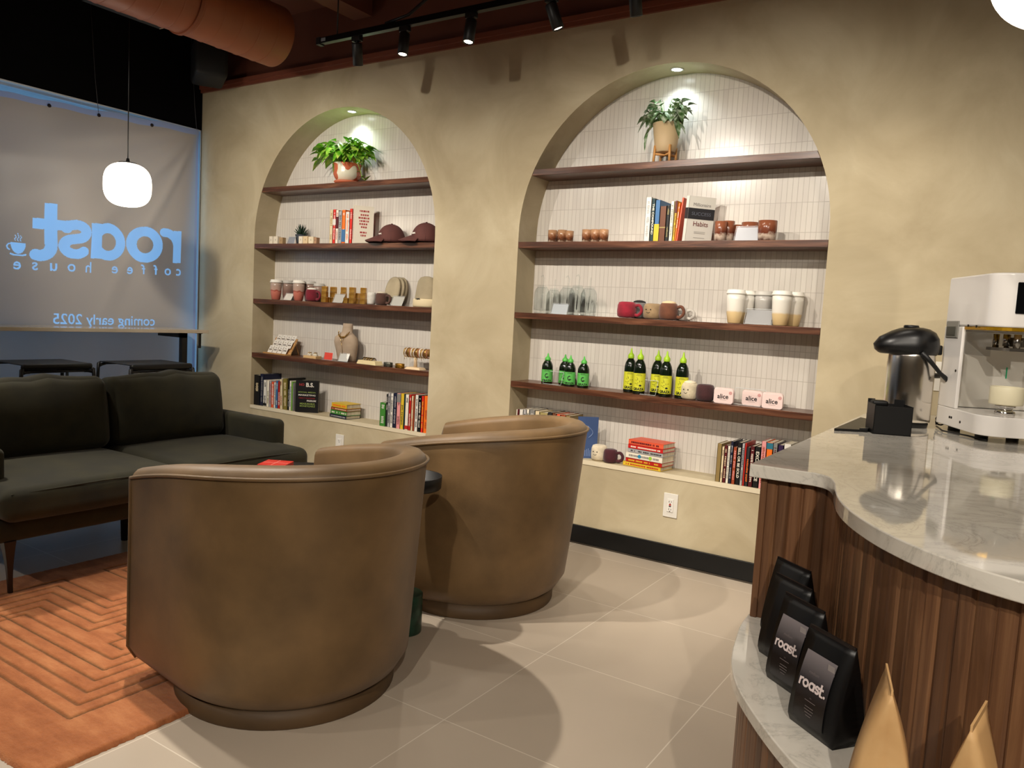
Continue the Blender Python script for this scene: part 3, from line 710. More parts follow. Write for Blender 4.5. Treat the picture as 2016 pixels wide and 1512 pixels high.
mb = MB(); mb.cyl((1.74, -1.60, 0), (1.74, -1.60, .23), .02, .028, 14); mb.build('leg', BLK, t)

# ================================================================== BARREL CHAIRS
def barrel(lb, loc, face, group='tan barrel chairs'):
    """local +x is the open front"""
    t = thing('barrel_chair', lb, 'armchair', loc, face, group)
    HW, FR, ZB = .392, .308, .055
    def plan(s, r):
        # s 0..1 : front of right arm -> back -> front of left arm ; straight arms then a round back
        La = FR; tot = 2*La+PI*HW; d = s*tot
        if d < La: return Vector((FR-d, -r, 0)), Vector((0, -1, 0))
        if d > tot-La: return Vector((d-(tot-La), r, 0)), Vector((0, 1, 0))
        a = (d-La)/(PI*HW)*PI; nrm = Vector((-math.sin(a), -math.cos(a), 0)); return nrm*r, nrm
    def ztop(s): q = abs(s-.5)*2; return   .797-.102*q**2.2
    def back(s): return max(0, 1-abs(s-.5)*2*1.45)
    K = 64; th = .092
    def sect(s):
        zt = ztop(s); bk = back(s); bs = bk*bk*(3-2*bk)
        ob, ot = HW, HW-.004+.078*bs
        def P_(r, z): p, n = plan(s, r); return Vector((p.x, p.y, z))
        out = []
        H = zt-.028
        for f in (0, .03, .10, .25, .5, .75, .93, 1):
            r = ob+(ot-ob)*f**.85-(.05*(1-f/.1)**2 if f < .1 else 0); out.append(P_(r, ZB+(H-ZB)*f))
        for a in (30, 60, 90): out.append(P_(ot-.03+.03*math.cos(math.radians(a))-.004, H+.028*math.sin(math.radians(a))))
        for a in (90, 60, 30, 0): out.append(P_(ot-th+.03-.03*math.cos(math.radians(a)), H+.028*math.sin(math.radians(a))))
        for f in (.85, .6, .3, 0): out.append(P_(ot-th-(.02)*(1-f), .35+(H-.35)*f))
        return out
    secs = [sect(i/K) for i in range(K+1)]
    mb = MB(); n = len(secs[0]); vs = [p for q in secs for p in q]; fs = []
    for i in range(K):
        for j in range(n-1): fs.append((i*n+j, (i+1)*n+j, (i+1)*n+j+1, i*n+j+1))
    mb.add(vs, fs)
    # arm fronts, slightly padded
    for e, sg in ((0, 1), (K, -1)):
        q = secs[e]; cen = sum(q, Vector())/n; lowi = Vector((q[-1].x, q[-1].y, ZB))
        ring = q+[lowi]; ring2 = [cen+(p-cen)*.8+Vector((.014, 0, 0)) for p in ring]
        m_ = len(ring); f2 = [(i, (i+1) % m_, m_+(i+1) % m_, m_+i) for i in range(m_)]+[tuple(range(m_, 2*m_))]
        mb.add(ring+ring2, f2)
    mb.build('shell', TAN, t)
    mb = MB(); pts = []
    pts += [Vector((FR+.003, secs[0][0].y, ZB+.03+.0))]
    pts += [p+Vector((.003, -.001, 0)) for p in secs[0][1:8]]
    for i in range(K+1):
        p, nn = plan(i/K, 0); pts.append(secs[i][7]+nn*.003)
    pts += [p+Vector((.003, .001, 0)) for p in secs[K][7:0:-1]]+[Vector((FR+.003, secs[K][0].y, ZB+.03))]
    mb.tube(pts, .0055, 7); mb.build('piping', TAN, t)
    mb = MB(); mb.prism([tuple(secs[i][0].xy) for i in range(0, K+1, 2)], ZB-.002, ZB+.004)
    mb.build('underside', M((30, 24, 20), .9), t)
    # plinth
    mb = MB(); mb.lathe([(.350, 0), (.352, .004), (.352, ZB+.002)], 64); mb.build('plinth', noisy('plinth_nubuck', (78, 58, 34), (100, 76, 48), 5, .6), t)
    # seat cushion
    mb = MB(); mb.rbox((.0, 0, .34), (.64, .60, .16), .05, (0, 0, .02), n=8)
    o = mb.build('seat_cushion', TAN, t)
    for v_ in o.data.vertices:
        p = v_.co; 
        if p.x < 0:
            r = math.hypot(p.x, p.y)
            if r > .305: p.x *= .305/r; p.y *= .305/r
    mb = MB(); mb.prism([tuple(plan(i/24, .33)[0].xy) for i in range(25)], ZB, .27); mb.build('seat_deck', TAN, t)
    return t
barrel('tan barrel swivel chair nearest the camera, standing on the rug corner', (3.50, -2.06, .0), math.atan2(.13, -.99))
barrel('tan barrel swivel chair behind the nearest one, on bare tile', (3.490, -.985, 0), math.atan2(-.27, -.96))
# side table between the chairs
t = thing('side_table', 'small black tray side table on green pedestal between the two chairs', 'side table', (3.55, -1.53, 0))
mb = MB(); mb.lathe([(0, .565), (.113, .565), (.118, .57), (.120, .615), (.116, .615), (.112, .577), (0, .577)], 40); mb.build('tray_top', BLK, t)
mb = MB(); mb.tube([(0, 0, .15), (0, 0, .567)], .018, 16); mb.build('post', BLK, t)
mb = MB(); mb.lathe([(.066, .0), (.067, .003), (.067, .15), (.064, .153), (0, .153)], 32); mb.build('pedestal', noisy('green_marble', (12, 34, 26), (40, 78, 60), 30, .3), t)
# coffee table with a red box
t = thing('coffee_table', 'low round black coffee table hidden behind the nearest chair', 'coffee table', (2.62, -1.28, .018))
mb = MB(); mb.lathe([(.0, .40), (.27, .40), (.272, .405), (.272, .42), (0, .42)], 48); mb.build('tabletop', BLK, t)
for k in range(3): a = 2*PI*k/3+.5; mb = MB(); mb.tube([(.2*math.cos(a), .2*math.sin(a), .40), (.22*math.cos(a), .22*math.sin(a), -.003)], .012); mb.build('leg', BLK, t)
t = thing('game_box', 'small red boxed card game on the coffee table', 'game box', (2.53, -1.32, .4385), math.radians(28))
mb = MB(); mb.b2(-.062, .062, -.062, .062, 0, .036); mb.build('tray', M((176, 30, 22), .4), t)
mb = MB(); mb.b2(-.064, .064, -.064, .064, .012, .042); mb.build('lid', M((205, 52, 40), .4), t, bevel=.001)
mb = MB(); mb.b2(-.060, .060, -.002, .002, .042, .0425); mb.b2(-.002, .002, -.06, .06, .042, .0425); mb.build('fold_line', M((235, 150, 140), .5), t)
# ================================================================== SERVICE COUNTER
def smooth(pts, sub=6):
    out = []
    n = len(pts)
    for i in range(n-1):
        p0, p1, p2, p3 = pts[max(i-1, 0)], pts[i], pts[i+1], pts[min(i+2, n-1)]
        for k in range(sub):
            u = k/sub
            out.append(tuple(.5*((2*p1[q])+(-p0[q]+p2[q])*u+(2*p0[q]-5*p1[q]+4*p2[q]-p3[q])*u*u+(-p0[q]+3*p1[q]-3*p2[q]+p3[q])*u**3) for q in (0, 1)))
    return out+[pts[-1]]
def offset(path, d):
    out = []
    for i, p in enumerate(path):
        a, b = path[max(i-1, 0)], path[min(i+1, len(path)-1)]; tx, ty = b[0]-a[0], b[1]-a[1]; l = math.hypot(tx, ty)
        out.append((p[0]-ty/l*d, p[1]+tx/l*d))
    return out
CT = smooth([(5.075, -1.878), (5.108, -1.898), (5.132, -1.955), (5.150, -2.035), (5.172, -2.122), (5.202, -2.203), (5.245, -2.285), (5.290, -2.352), (5.345, -2.414), (5.410, -2.466), (5.483, -2.500), (5.60, -2.53), (5.9, -2.56), (6.4, -2.56), (7.0, -2.55)], 5)
EDGE = [(4.926, -1.886)]+CT
t = thing('service_counter', 'curved counter with fluted walnut front and pale quartz worktop', 'counter', (0, 0, 0))
mb = MB(); mb.prism([(4.928, -.002)]+EDGE+[(7.0, -.002)], .882, .914); o = mb.build('worktop', QUARTZ, t, bevel=.003)
def fluted(path, z0, z1, amp=.0038, pitch=.030):
    # resample by arc length, wave outwards
    L = [0]
    for a, b in zip(path[:-1], path[1:]): L.append(L[-1]+math.hypot(b[0]-a[0], b[1]-a[1]))
    T = L[-1]; st_ = .0026; n = int(T/st_); off = offset(path, -1)
    vs, uv = [], []
    rr = random.Random(5); wv = {}
    for i in range(n+1):
        s = T*i/n; k = max(j for j in range(len(L)-1) if L[j] <= s+1e-9); f = (s-L[k])/(L[k+1]-L[k])
        p = [path[k][q]*(1-f)+path[k+1][q]*f for q in (0, 1)]; nn = [(off[k][q]-path[k][q])*(1-f)+(off[k+1][q]-path[k+1][q])*f for q in (0, 1)]
        c = math.floor(s/pitch); ph = s/pitch-c
        if c not in wv: wv[c] = rr.uniform(.45, 1.3)
        h = amp*wv[c]*(1 if .14 < ph < .86 else (.0 if ph < .06 or ph > .94 else .6))
        for z in (z0, z1): vs.append((p[0]+nn[0]*h, p[1]+nn[1]*h, z)); uv.append((s, z))
    mb = MB(); mb.add(vs, [(2*i, 2*i+2, 2*i+3, 2*i+1) for i in range(n)], False)
    return mb, uv
def with_uv(o, uv):
    l = o.data.uv_layers.new(name='UVMap')
    for lp in o.data.loops: l.data[lp.index].uv = uv[lp.vertex_index]
PAN = [(4.958, -1.855)]+offset(CT, .030)
mb, uv = fluted(PAN, .53, .883); o = mb.build('fluted_front', WALNUTF, t); with_uv(o, uv)
mb, uv = fluted([(4.958, -.004), (4.958, -1.855)], 0, .883); o = mb.build('fluted_side', WALNUTF, t); with_uv(o, uv)
mb = MB(); mb.b2(4.950, 4.966, -1.866, -1.846, .53, .883); mb.build('corner_post', WALNUTF, t, bevel=.002)
# low ledge
LE = smooth([(4.943, -1.85), (4.948, -1.93), (4.962, -2.01), (4.990, -2.135), (5.034, -2.247), (5.097, -2.346), (5.161, -2.429), (5.215, -2.487), (5.30, -2.56), (5.42, -2.635), (5.56, -2.69), (5.75, -2.73), (6.1, -2.75), (7.0, -2.75)], 5)
mb = MB(); mb.prism(LE+[(7.0, -1.8), (4.962, -1.82)], .503, .530); o = mb.build('display_ledge', QUARTZ, t, bevel=.003)
mb, uv = fluted([(4.958, -1.80)]+offset(LE, .022), 0, .504, .0012); o = mb.build('ledge_base', WALNUTF, t); with_uv(o, uv)

# ------------------------------------------------------------------ coffee bags
def bag(t, w, h, d, mat, seal=.02, lean=0, n=14):
    secs = []
    for i in range(n+1):
        f = i/n; z = h*f; dd = d*(1-max(0, (f-.12)/.88)**1.25)+.003; ww = w*(1+.012*math.sin(f*PI))
        if f < .06: dd *= .9+f; ww *= .96+f*.6
        g = .35*dd*(math.sin(f*PI))  # gusset folded inwards
        yo = lean*f
        x0, x1 = -ww/2, ww/2; pf = .006*math.sin(f*PI)
        secs.append([Vector(p) for p in ((x0, -dd/2+yo, z), (x0*.5, -dd/2-pf+yo, z), (0, -dd/2-pf*1.4+yo, z), (x1*.5, -dd/2-pf+yo, z), (x1, -dd/2+yo, z), (x1-min(g, .018), yo, z), (x1, dd/2+yo, z), (0, dd/2+pf+yo, z), (x0, dd/2+yo, z), (x0+min(g, .018), yo, z))])
    mb = MB(); mb.loft(secs, True); return mb.build('pouch', mat, t)
BAGM = M((12, 12, 13), .38, spec=.45)
LG = None
def labelmat():
    m, t, b = nodes('silver_to_black_print'); tc = t.nodes.new('ShaderNodeTexCoord'); sp = t.nodes.new('ShaderNodeSeparateXYZ'); t.links.new(tc.outputs['Generated'], sp.inputs[0])
    r = ramp(t, sp.outputs[2], [(.35, (18, 17, 18)), (.62, (60, 56, 58)), (1, (140, 132, 134))]); t.links.new(r.outputs[0], b.inputs['Base Color']); b.inputs['Roughness'].default_value = .3; b.inputs['Metallic'].default_value = .2; return m
LG = labelmat()
def roast_logo(mb, origin, ux, uy, width, dot=True):
    """bold word built from the same outlines as the banner lettering"""
    X, Y = np.meshgrid(np.linspace(-.02, 4.62, 156), np.linspace(-.06, 1.45, 50), indexing='ij'); m = roast_mask(X, Y)
    if dot: m |= (np.hypot(X-4.42, Y-.14) < .17)
    s = width/4.6; O = Vector(origin); ux = Vector(ux); uy = Vector(uy); vs = []; fs = []; idx = {}
    def vid(i, j):
        if (i, j) not in idx: idx[(i, j)] = len(vs); vs.append(O+ux*((X[i, 0]-2.3)*s)+uy*((Y[0, j]-.5)*s))
        return idx[(i, j)]
    for j in range(m.shape[1]-1):
        i = 0
        while i < m.shape[0]-1:
            if m[i, j]:
                k = i
                while k < m.shape[0]-1 and m[k, j]: k += 1
                fs.append((vid(i, j), vid(k, j), vid(k, j+1), vid(i, j+1))); i = k
            else: i += 1
    mb.add(vs, fs, False)
FD = math.atan2(-.8, -.6)  # the way the bags face
def coffee_bag(x, y, lb, lab=True):
    t = thing('coffee_bag', lb, 'coffee bag', (x, y, .5305), FD+PI/2, 'black coffee bags on the ledge')
    W, H, dd = .113, .174, .066; bag(t, W, H, dd, BAGM)
    mb = MB(); mb.box((0, 0, H+.0015), (W*.98, .004, .006)); mb.build('seal', M((34, 34, 36), .25, .5), t)
    # front face leans back with the narrowing pouch
    yf = lambda z: -(dd*(1-max(0, (z/H-.12)/.88)**1.25)+.003)/2-.0085*math.sin(z/H*PI)*1.0-.0014
    if lab:
        mb = MB(); mb.grid(lambda a, b: Vector((-.002+.074*(a-.5), yf(  .018+.122*b), .018+.122*b)), 3, 12); mb.smooth = True; o = mb.build('label', LG, t)
        lt = MB(); z0 = .088; z1 = .100; uy = Vector((0, yf(z1)-yf(z0), z1-z0)).normalized()
        roast_logo(lt, (-.002, yf(.086)-.0012, .086), (1, 0, 0), uy, .066); lt.build('logo', M((222, 208, 206), .5), t)
        lt = MB(); put_text(lt, 'medium', (-.006, yf(.108)-.001, .108), (1, 0, 0), uy, width=.024); put_text(lt, 'drip', (0, yf(.066)-.001, .066), (1, 0, 0), uy, height=.0028)
        for k, ww in enumerate((.026, 0, .020, .022, .018, .012)):
            if ww: lt.box((0, yf(.060-k*.0052)-.0009, .060-k*.0052), (ww, .0003, .0009))
        lt.build('fine_print', M((128, 118, 118), .5), t)
        lt = MB(); lt.box((.026, yf(.128)-.0006, .128), (.016, .0006, .016)); lt.build('sticker', M((150, 143, 142), .4), t)
    return t
coffee_bag(5.222, -2.335, 'black coffee bag nearest the camera, its label fully seen')
coffee_bag(5.141, -2.188, 'black coffee bag second from the front, label partly covered')
coffee_bag(5.092, -2.072, 'unlabelled looking black coffee bag third from the front', False)
coffee_bag(5.062, -1.945, 'rearmost black coffee bag beside the walnut corner', False)
KR = noisy('kraft_paper', (204, 160, 106), (222, 182, 128), 9, .6, bscale=60, bstr=.2)
for x, y, lb, a in ((5.335, -2.525, 'kraft paper coffee bag at the bottom edge, left one', 102), (5.452, -2.565, 'kraft paper coffee bag at the bottom edge, right one', 82)):
    t = thing('paper_bag', lb, 'paper bag', (x, y, .5305), math.radians(a), 'kraft coffee bags on the ledge')
    bag(t, .10, .200, .075, KR); mb = MB(); mb.box((0, 0, .203), (.098, .003, .012)); mb.build('seal', KR, t)

# ------------------------------------------------------------------ airpot
sp_ = Vector((-.86, -.5, 0)).normalized(); SA = math.atan2(sp_.y, sp_.x)
t = thing('airpot', 'stainless coffee airpot with black pump lid and carry handle', 'airpot', (5.116, -.565, .9145), SA)
mb = MB(); mb.lathe([(.0, 0), (.072, 0), (.075, .012), (.073, .02)], 40); mb.build('foot', BLK, t)
m, tt, b = nodes('brushed_steel'); b.inputs['Metallic'].default_value = 1; b.inputs['Roughness'].default_value = .2; b.inputs['Base Color'].default_value = (*lin((226, 220, 210)), 1); b.inputs['Anisotropic'].default_value = .6
mb = MB(); mb.lathe([(.080, .02), (.081, .03), (.081, .22), (.079, .26), (.077, .275)], 48); mb.build('body', m, t)
def lidr(a, z):
    c = max(0, math.cos(a)); k = 1 if z < .300 else 1-(z-.300)/.058
    return 1+(.50+.12*min(1, (z-.264)/.02))*c**5*max(0, min(1, k*1.3))+.06*max(0, -math.cos(a))**8
mb = MB(); mb.lathe([(.076, .264), (.080, .268), (.085, .278), (.0865, .298), (.083, .325), (.070, .348), (.050, .360), (.028, .365), (0, .366)], 56, rf=lidr); mb.build('lid', M((12, 12, 13), .35), t)
mb = MB(); mb.lathe([(.022, .362), (.025, .366), (.022, .372), (0, .373)], 24, c=(.012, 0, 0), sx=1.1); mb.build('pump_button', M((20, 20, 21), .3), t)
mb = MB(); mb.cyl((.112, 0, .290), (.118, 0, .276), .010, .008, 12); mb.build('spout', BLK, t)
mb = MB(); mb.rbox((-.088, 0, .286), (.020, .05, .036), .006, n=2); mb.build('hinge', BLK, t)
for s in (-1, 1):
    pts = [(0.005, s*.086, .276), (-.03, s*.090, .242), (-.064, s*.090, .205), (-.096, s*.084, .182)]
    mb = MB(); mb.tube(pts, [.010, .008, .007, .009], 8); mb.build('handle_arm', BLK, t)
mb = MB(); mb.tube([(-.096, -.084, .182), (-.112, -.05, .189), (-.118, 0, .193), (-.112, .05, .189), (-.096, .084, .182)], .010, 8); mb.build('handle_grip', BLK, t)
# ------------------------------------------------------------------ napkin caddy and tray
cd = math.atan2(.04, .109)
t = thing('napkin_caddy', 'black open topped condiment caddy in front of the airpot', 'caddy', (5.098, -.880, .9145), cd)
mb = MB(); w_, d_, h_, q = .118, .115, .098, .003
mb.b2(-w_/2, w_/2, -d_/2, d_/2, 0, q)
mb.b2(-w_/2, w_/2, -d_/2, -d_/2+q, 0, h_*.97); mb.b2(-w_/2, -w_/2+q, -d_/2, d_/2, 0, h_); mb.b2(w_/2-q, w_/2, -d_/2, d_/2, 0, h_)
for x0, x1, hh in ((-w_/2, -.036, h_*1.12), (-.036, .025, h_*.98), (.025, w_/2, h_*1.14)): mb.b2(x0, x1, d_/2-q, d_/2, 0, hh)
mb.build('caddy_body', BLK, t)
for k, xx in enumerate((-.03, .012)): mb = MB(); mb.b2(xx-.001, xx+.001, -d_/2+q, d_/2-q, q, h_*.9); mb.build('divider', BLK, t)
mb = MB(); mb.rbox((-.03, .02, .098), (.05, .05, .02), .008, n=2); mb.build('napkin_holder', M((10, 10, 11), .5), t)
t = thing('serving_mat', 'flat black rubber mat beside the caddy on the counter', 'mat', (0, 0, .9145))
mb = MB(); mb.prism([(4.950, -1.0), (5.043, -.93), (5.032, -.60), (4.955, -.52)], 0, .008); mb.build('mat_body', M((16, 16, 17), .4), t)
mb = MB(); mb.prism([(5.02, -.948), (5.043, -.93), (5.043, -.90), (5.02, -.91)], .008, .013); mb.build('tab', M((40, 40, 42), .3), t)

# ------------------------------------------------------------------ sealing machine
SD = Vector((.44, -.90, 0)).normalized(); MA = math.atan2(SD.y, SD.x)   # local +x runs to the front, local +y to the right
t = thing('sealing_machine', 'white countertop cup sealing machine at the right edge', 'machine', (5.212, -.540, .9145), MA)
WH = M((226, 222, 218), .22, coat=.6); L_ = .36; WD = .30
def rcorner(x0, x1, y0, y1, r, n=8):
    pts = [(x0, y0)]
    pts += [(x1-r+r*math.sin(PI/2*i/n), y0+r-r*math.cos(PI/2*i/n)) for i in range(n+1)]
    pts += [(x1-r+r*math.cos(PI/2*i/n), y1-r+r*math.sin(PI/2*i/n)) for i in range(n+1)]
    return pts+[(x0, y1)]
mb = MB(); mb.prism(rcorner(0, L_, 0, WD, .07), .022, .088); mb.build('base', WH, t, bevel=.004)
mb = MB(); mb.prism([(0, 0), (.145, 0), (.145, .012), (.05, .012), (.05, WD-.012), (.145, WD-.012), (.145, WD), (0, WD)], .088, .375); mb.build('column', WH, t, bevel=.003)
mb = MB(); mb.prism(rcorner(0, L_, 0, WD, .07), .375, .550); mb.build('head', WH, t, bevel=.008)
mb = MB(); mb.prism(rcorner(.15, L_-.004, .004, WD-.004, .068), .365, .375); mb.build('gold_strip', M((196, 150, 30), .25, .7), t)
mb = MB(); mb.b2(.02, .115, -.004, .001, .335, .392); mb.b2(.018, .117, -.002, .0, .333, .394); mb.build('side_handle', M((128, 126, 120), .4), t, bevel=.003)
mb = MB(); mb.b2(.03, .10, -.006, -.0035, .342, .374); mb.build('handle_recess', M((70, 70, 64), .5), t)
mb = MB(); mb.b2(L_-.002, L_+.004, .06, .20, .42, .52); mb.build('screen', M((10, 12, 14), .08), t, bevel=.003)
mb = MB()
for a, z in ((.185, .378), (.245, .376), (.115, .055), (.13, .055), (.20, .048), (.125, .22)): mb.cyl((a, .001, z), (a, -.002, z), .0045, n=10)
mb.build('screw', M((40, 36, 34), .3, .8), t)
for a in (.04, .25):
    for yy in (.05, WD-.05): mb = MB(); mb.cyl((a, yy, 0), (a, yy, .022), .02, n=20); mb.build('rubber_foot', BLK, t)
mb = MB(); mb.lathe([(.030, .088), (.030, .100), (.022, .103), (.022, .112), (.030, .115), (.030, .122), (0, .122)], 28, c=(.26, .11, 0)); mb.build('cup_stand', CHROME, t)
mb = MB(); mb.lathe([(.046, .122), (.049, .123), (.050, .126), (.050, .150), (.050, .178), (.049, .181), (.046, .182), (.042, .178), (.042, .126)], 36, c=(.26, .11, 0)); mb.build('cup_ring', M((222, 214, 184), .4), t)
mb = MB(); mb.lathe([(.034, .088), (.034, .092), (0, .093)], 28, c=(.26, .21, 0)); mb.build('turntable', CHROME, t)
mb = MB()
for k in range(5): mb.cyl((.17+.035*k, .10+.02*(k % 2), .355), (.17+.035*k, .10+.02*(k % 2), .30+.008*(k % 3)), .010-.001*(k % 2), n=14)
mb.box((.24, .10, .305), (.16, .05, .010)); mb.box((.24, .14, .33), (.10, .03, .03)); mb.build('sealing_head', M((150, 146, 140), .2, .9), t)
mb = MB(); mb.b2(.15, .345, .006, .008, .28, .357); mb.build('splash_guard', CLEAR, t)
mb = MB(); mb.b2(.052, .056, .02, WD-.02, .09, .36); mb.build('back_panel', M((214, 210, 200), .25), t)
mb = MB(); mb.tube([(.31, .2, .1), (.22, .22, .355)], .006); mb.build('strut', M((205, 202, 196), .2), t)
mb = MB(); mb.b2(.057, .06, .196, .199, .20, .24); mb.build('indicator', M((40, 190, 130), .4), t)
t = thing('cable_coil', 'coiled black power cord between the airpot and the white machine', 'cord', (5.225, -.50, .92))
mb = MB(); pts = [(-.012*math.cos(i*.55)-.006*0, -.008*i/10-.02+.004*math.sin(i), .006+.008*math.sin(i*.55)+i*.0010) for i in range(34)]; mb.tube(pts, .003, 6)
mb.build('coil', BLK, t)
mb = MB(); mb.tube([(-.01, -.02, .0), (.02, -.15, -.001), (.10, -.22, -.001), (.16, -.30, -.001)], .003, 6); mb.build('lead', BLK, t)
mb = MB(); mb.lathe([(0, 0), (.11, 0), (.115, .003), (.11, .006), (0, .006)], 40)
# ================================================================== BOOKS
COL = dict(black=(16, 15, 16), navy=(24, 28, 52), white=(222, 218, 208), cream=(218, 200, 162), red=(176, 34, 26), scarlet=(214, 44, 30), silver=(168, 166, 166), blue=(62, 108, 156), brown=(104, 62, 40), olive=(122, 110, 48), green=(66, 132, 52), yellow=(216, 182, 48), orange=(236, 112, 26), pink=(226, 150, 150), maroon=(84, 20, 26), tan=(138, 116, 70), teal=(22, 52, 58), grey=(128, 126, 122), coral=(226, 92, 60), ivory=(232, 224, 206), charcoal=(40, 40, 42), purple=(46, 26, 66), lime=(120, 170, 70), aqua=(40, 110, 130), rust=(150, 66, 34), khaki=(160, 146, 92))
PAGES = noisy('page_block', (196, 184, 158), (222, 212, 190), 60, .8, sc3=(6, 1, .2))
def marks(mb, w, h, rng, col=None, n=None):
    """rows of tiny strokes standing for lettering too small to read"""
    z = .12*h; top = .90*h
    while z < top:
        L = rng.uniform(.02, .06)*h/.2*1.2
        if rng.random() < .8:
            k = z
            while k < min(z+L, top):
                q = rng.uniform(.0035, .007); mb.box((w*rng.uniform(-.04, .04), -.0005, k+q/2), (w*rng.uniform(.28, .5), .0006, q*.7)); k += q*1.25
        z += L+rng.uniform(.006, .02)
def book(x0, x1, h, y, z, col, name, label, mark=None, depth=None, group=None, text=None, lean=0, cover=None, rz=0, band=None):
    w = x1-x0; dep = depth or min(.15, NY-y-.008); rng = random.Random(hash((round(x0*1000), round(z*1000))) & 0xffff)
    t = thing('book', label, 'book', ((x0+x1)/2, y, z+.0006), rz, group)
    if lean: t.rotation_euler = (0, lean, rz)
    c = M(COL[col] if isinstance(col, str) else col, .45); b = min(.0022, w*.12)
    mb = MB(); mb.b2(-w/2+.0003, w/2-.0003, 0, b, 0, h); mb.b2(-w/2+.0003, -w/2+b, 0, dep, 0, h); mb.b2(w/2-b, w/2-.0003, 0, dep, 0, h); mb.build('cover', c, t)
    mb = MB(); mb.b2(-w/2+b, w/2-b, b, dep-.003, .003, h-.003); mb.build('pages', PAGES, t)
    mc = M(COL[mark] if isinstance(mark, str) else (mark or (200, 195, 185)), .5)
    if text:
        mb = MB(); put_text(mb, text, (0, -.0008, h*.52), (0, 0, -1), (1, 0, 0), width=h*.72, height=w*.55, bold=.02); mb.build('title', mc, t)
    elif mark and w > .006:
        mb = MB(); marks(mb, w, h, rng); mb.build('title', mc, t)
    if band:
        mb = MB(); mb.b2(-w/2-.0002, w/2+.0002, -.0012, 0, band[0]*h, band[1]*h); mb.build('spine_band', M(COL[band[2]] if isinstance(band[2], str) else band[2], .5), t)
    if cover: cover(t, w, h, dep)
    return t
def row(defs, z, y, place, group, dy=0, vshift=0):
    """defs: (u0, u1, vtop, colour, mark, extras)"""
    px = None
    for i, d in enumerate(defs):
        u0, u1, vt, col, mark = d[:5]; ex = d[5] if len(d) > 5 else {}
        yy = y+ex.pop('dy', 0); x0, x1 = fx(u0, yy, z), fx(u1, yy, z)
        if px is not None and x0 < px+.0004: x0 = px+.0004
        if x1 < x0+.005: x1 = x0+.005
        px = x1; h = max(.05, fz(vt, (x0+x1)/2, yy)-z)
        nm = lambda k: defs[k][3] if isinstance(defs[k][3], str) else defs[k][5].get('cname', 'grey') if len(defs[k]) > 5 else 'grey'
        ex = dict(ex); cn = ex.pop('cname', col if isinstance(col, str) else 'grey'); lb = ex.pop('label', None)
        if not lb:
            if i == 0: lb = '%s book at the left end, before the %s one, %s' % (cn, cnm(defs[1]), place)
            elif i == len(defs)-1: lb = '%s book at the right end, after the %s one, %s' % (cn, cnm(defs[i-1]), place)
            else: lb = '%s book between the %s and %s ones, %s' % (cn, cnm(defs[i-1]), cnm(defs[i+1]), place)
        if len(lb.split()) > 16: lb = '%s book just right of the %s one, %s' % (cn, cnm(defs[i-1]), place)
        book(x0, x1, h, yy, z, col, 'book', lb, mark, group=group, **ex)
def cnm(d): return d[5].get('cname', d[3]) if len(d) > 5 and 'cname' in d[5] else (d[3] if isinstance(d[3], str) else 'grey')
def K(x): return 480+.1984*x
def c_front(t, w, h, dep, lines, base, x=None):
    """print on the board that faces right"""
    mb = MB()
    for (txt, zc, hh, ww, col) in lines: pass
# -- left arch, upper shelf (z = SH[1])
def cover_white(t, w, h, dep):
    for txt, zc, hh, c in (('THE', .80, .010, (190, 60, 50)), ('NO BRAINER', .72, .010, (190, 60, 50)), ('TEACHING', .63, .012, (40, 40, 44)), ('SMALL', .54, .012, (40, 40, 44)), ('TRIBES', .45, .012, (40, 40, 44))): pass
    mb = MB()
    for k, (zc, ww) in enumerate(((.84, .5), (.74, .38), (.66, .62), (.58, .5), (.50, .5), (.42, .3), (.28, .4), (.2, .3))):
        q = -.5*ww
        while q < .5*ww: L = .05+.04*((k*7+int(q*50)) % 3); mb.b2(w/2-.0002, w/2+.0006, dep*(.5+q*.85), dep*(.5+(q+L)*.85), h*zc, h*(zc+.045)); q += L+.035
    mb.build('cover_lettering', M((168, 70, 66), .5), t)
row([(K(845), K(877), K(1075)-480+200, 'cream', (160, 120, 60)), (K(877), K(905), 412.5, 'scarlet', 'white', dict(band=(.55, .72, 'white'))), (K(905), K(932), 413.5, 'ivory', 'red', dict(band=(.45, .8, 'maroon'))), (K(932), K(966), 416, 'silver', 'charcoal'),
     (K(966), K(1001), 413.5, 'orange', 'white', dict(band=(.05, .42, 'blue'))), (K(1001), K(1040), 417, 'white', 'orange'), (K(1043), K(1068), 411, 'scarlet', 'white', dict(label='scarlet book leaning on the white cover, left arch upper shelf'))], SH[1], .03, 'left arch upper shelf', 'books on the left arch upper shelf')
x_ = fx(K(1070), .03, SH[1])
book(x_, x_+.030, .252, .022, SH[1], 'ivory', 'book', 'white book with lettered cover turned out beside the brown caps', 'red', group='books on the left arch upper shelf', rz=math.radians(-34), depth=.135, lean=0, cover=cover_white)
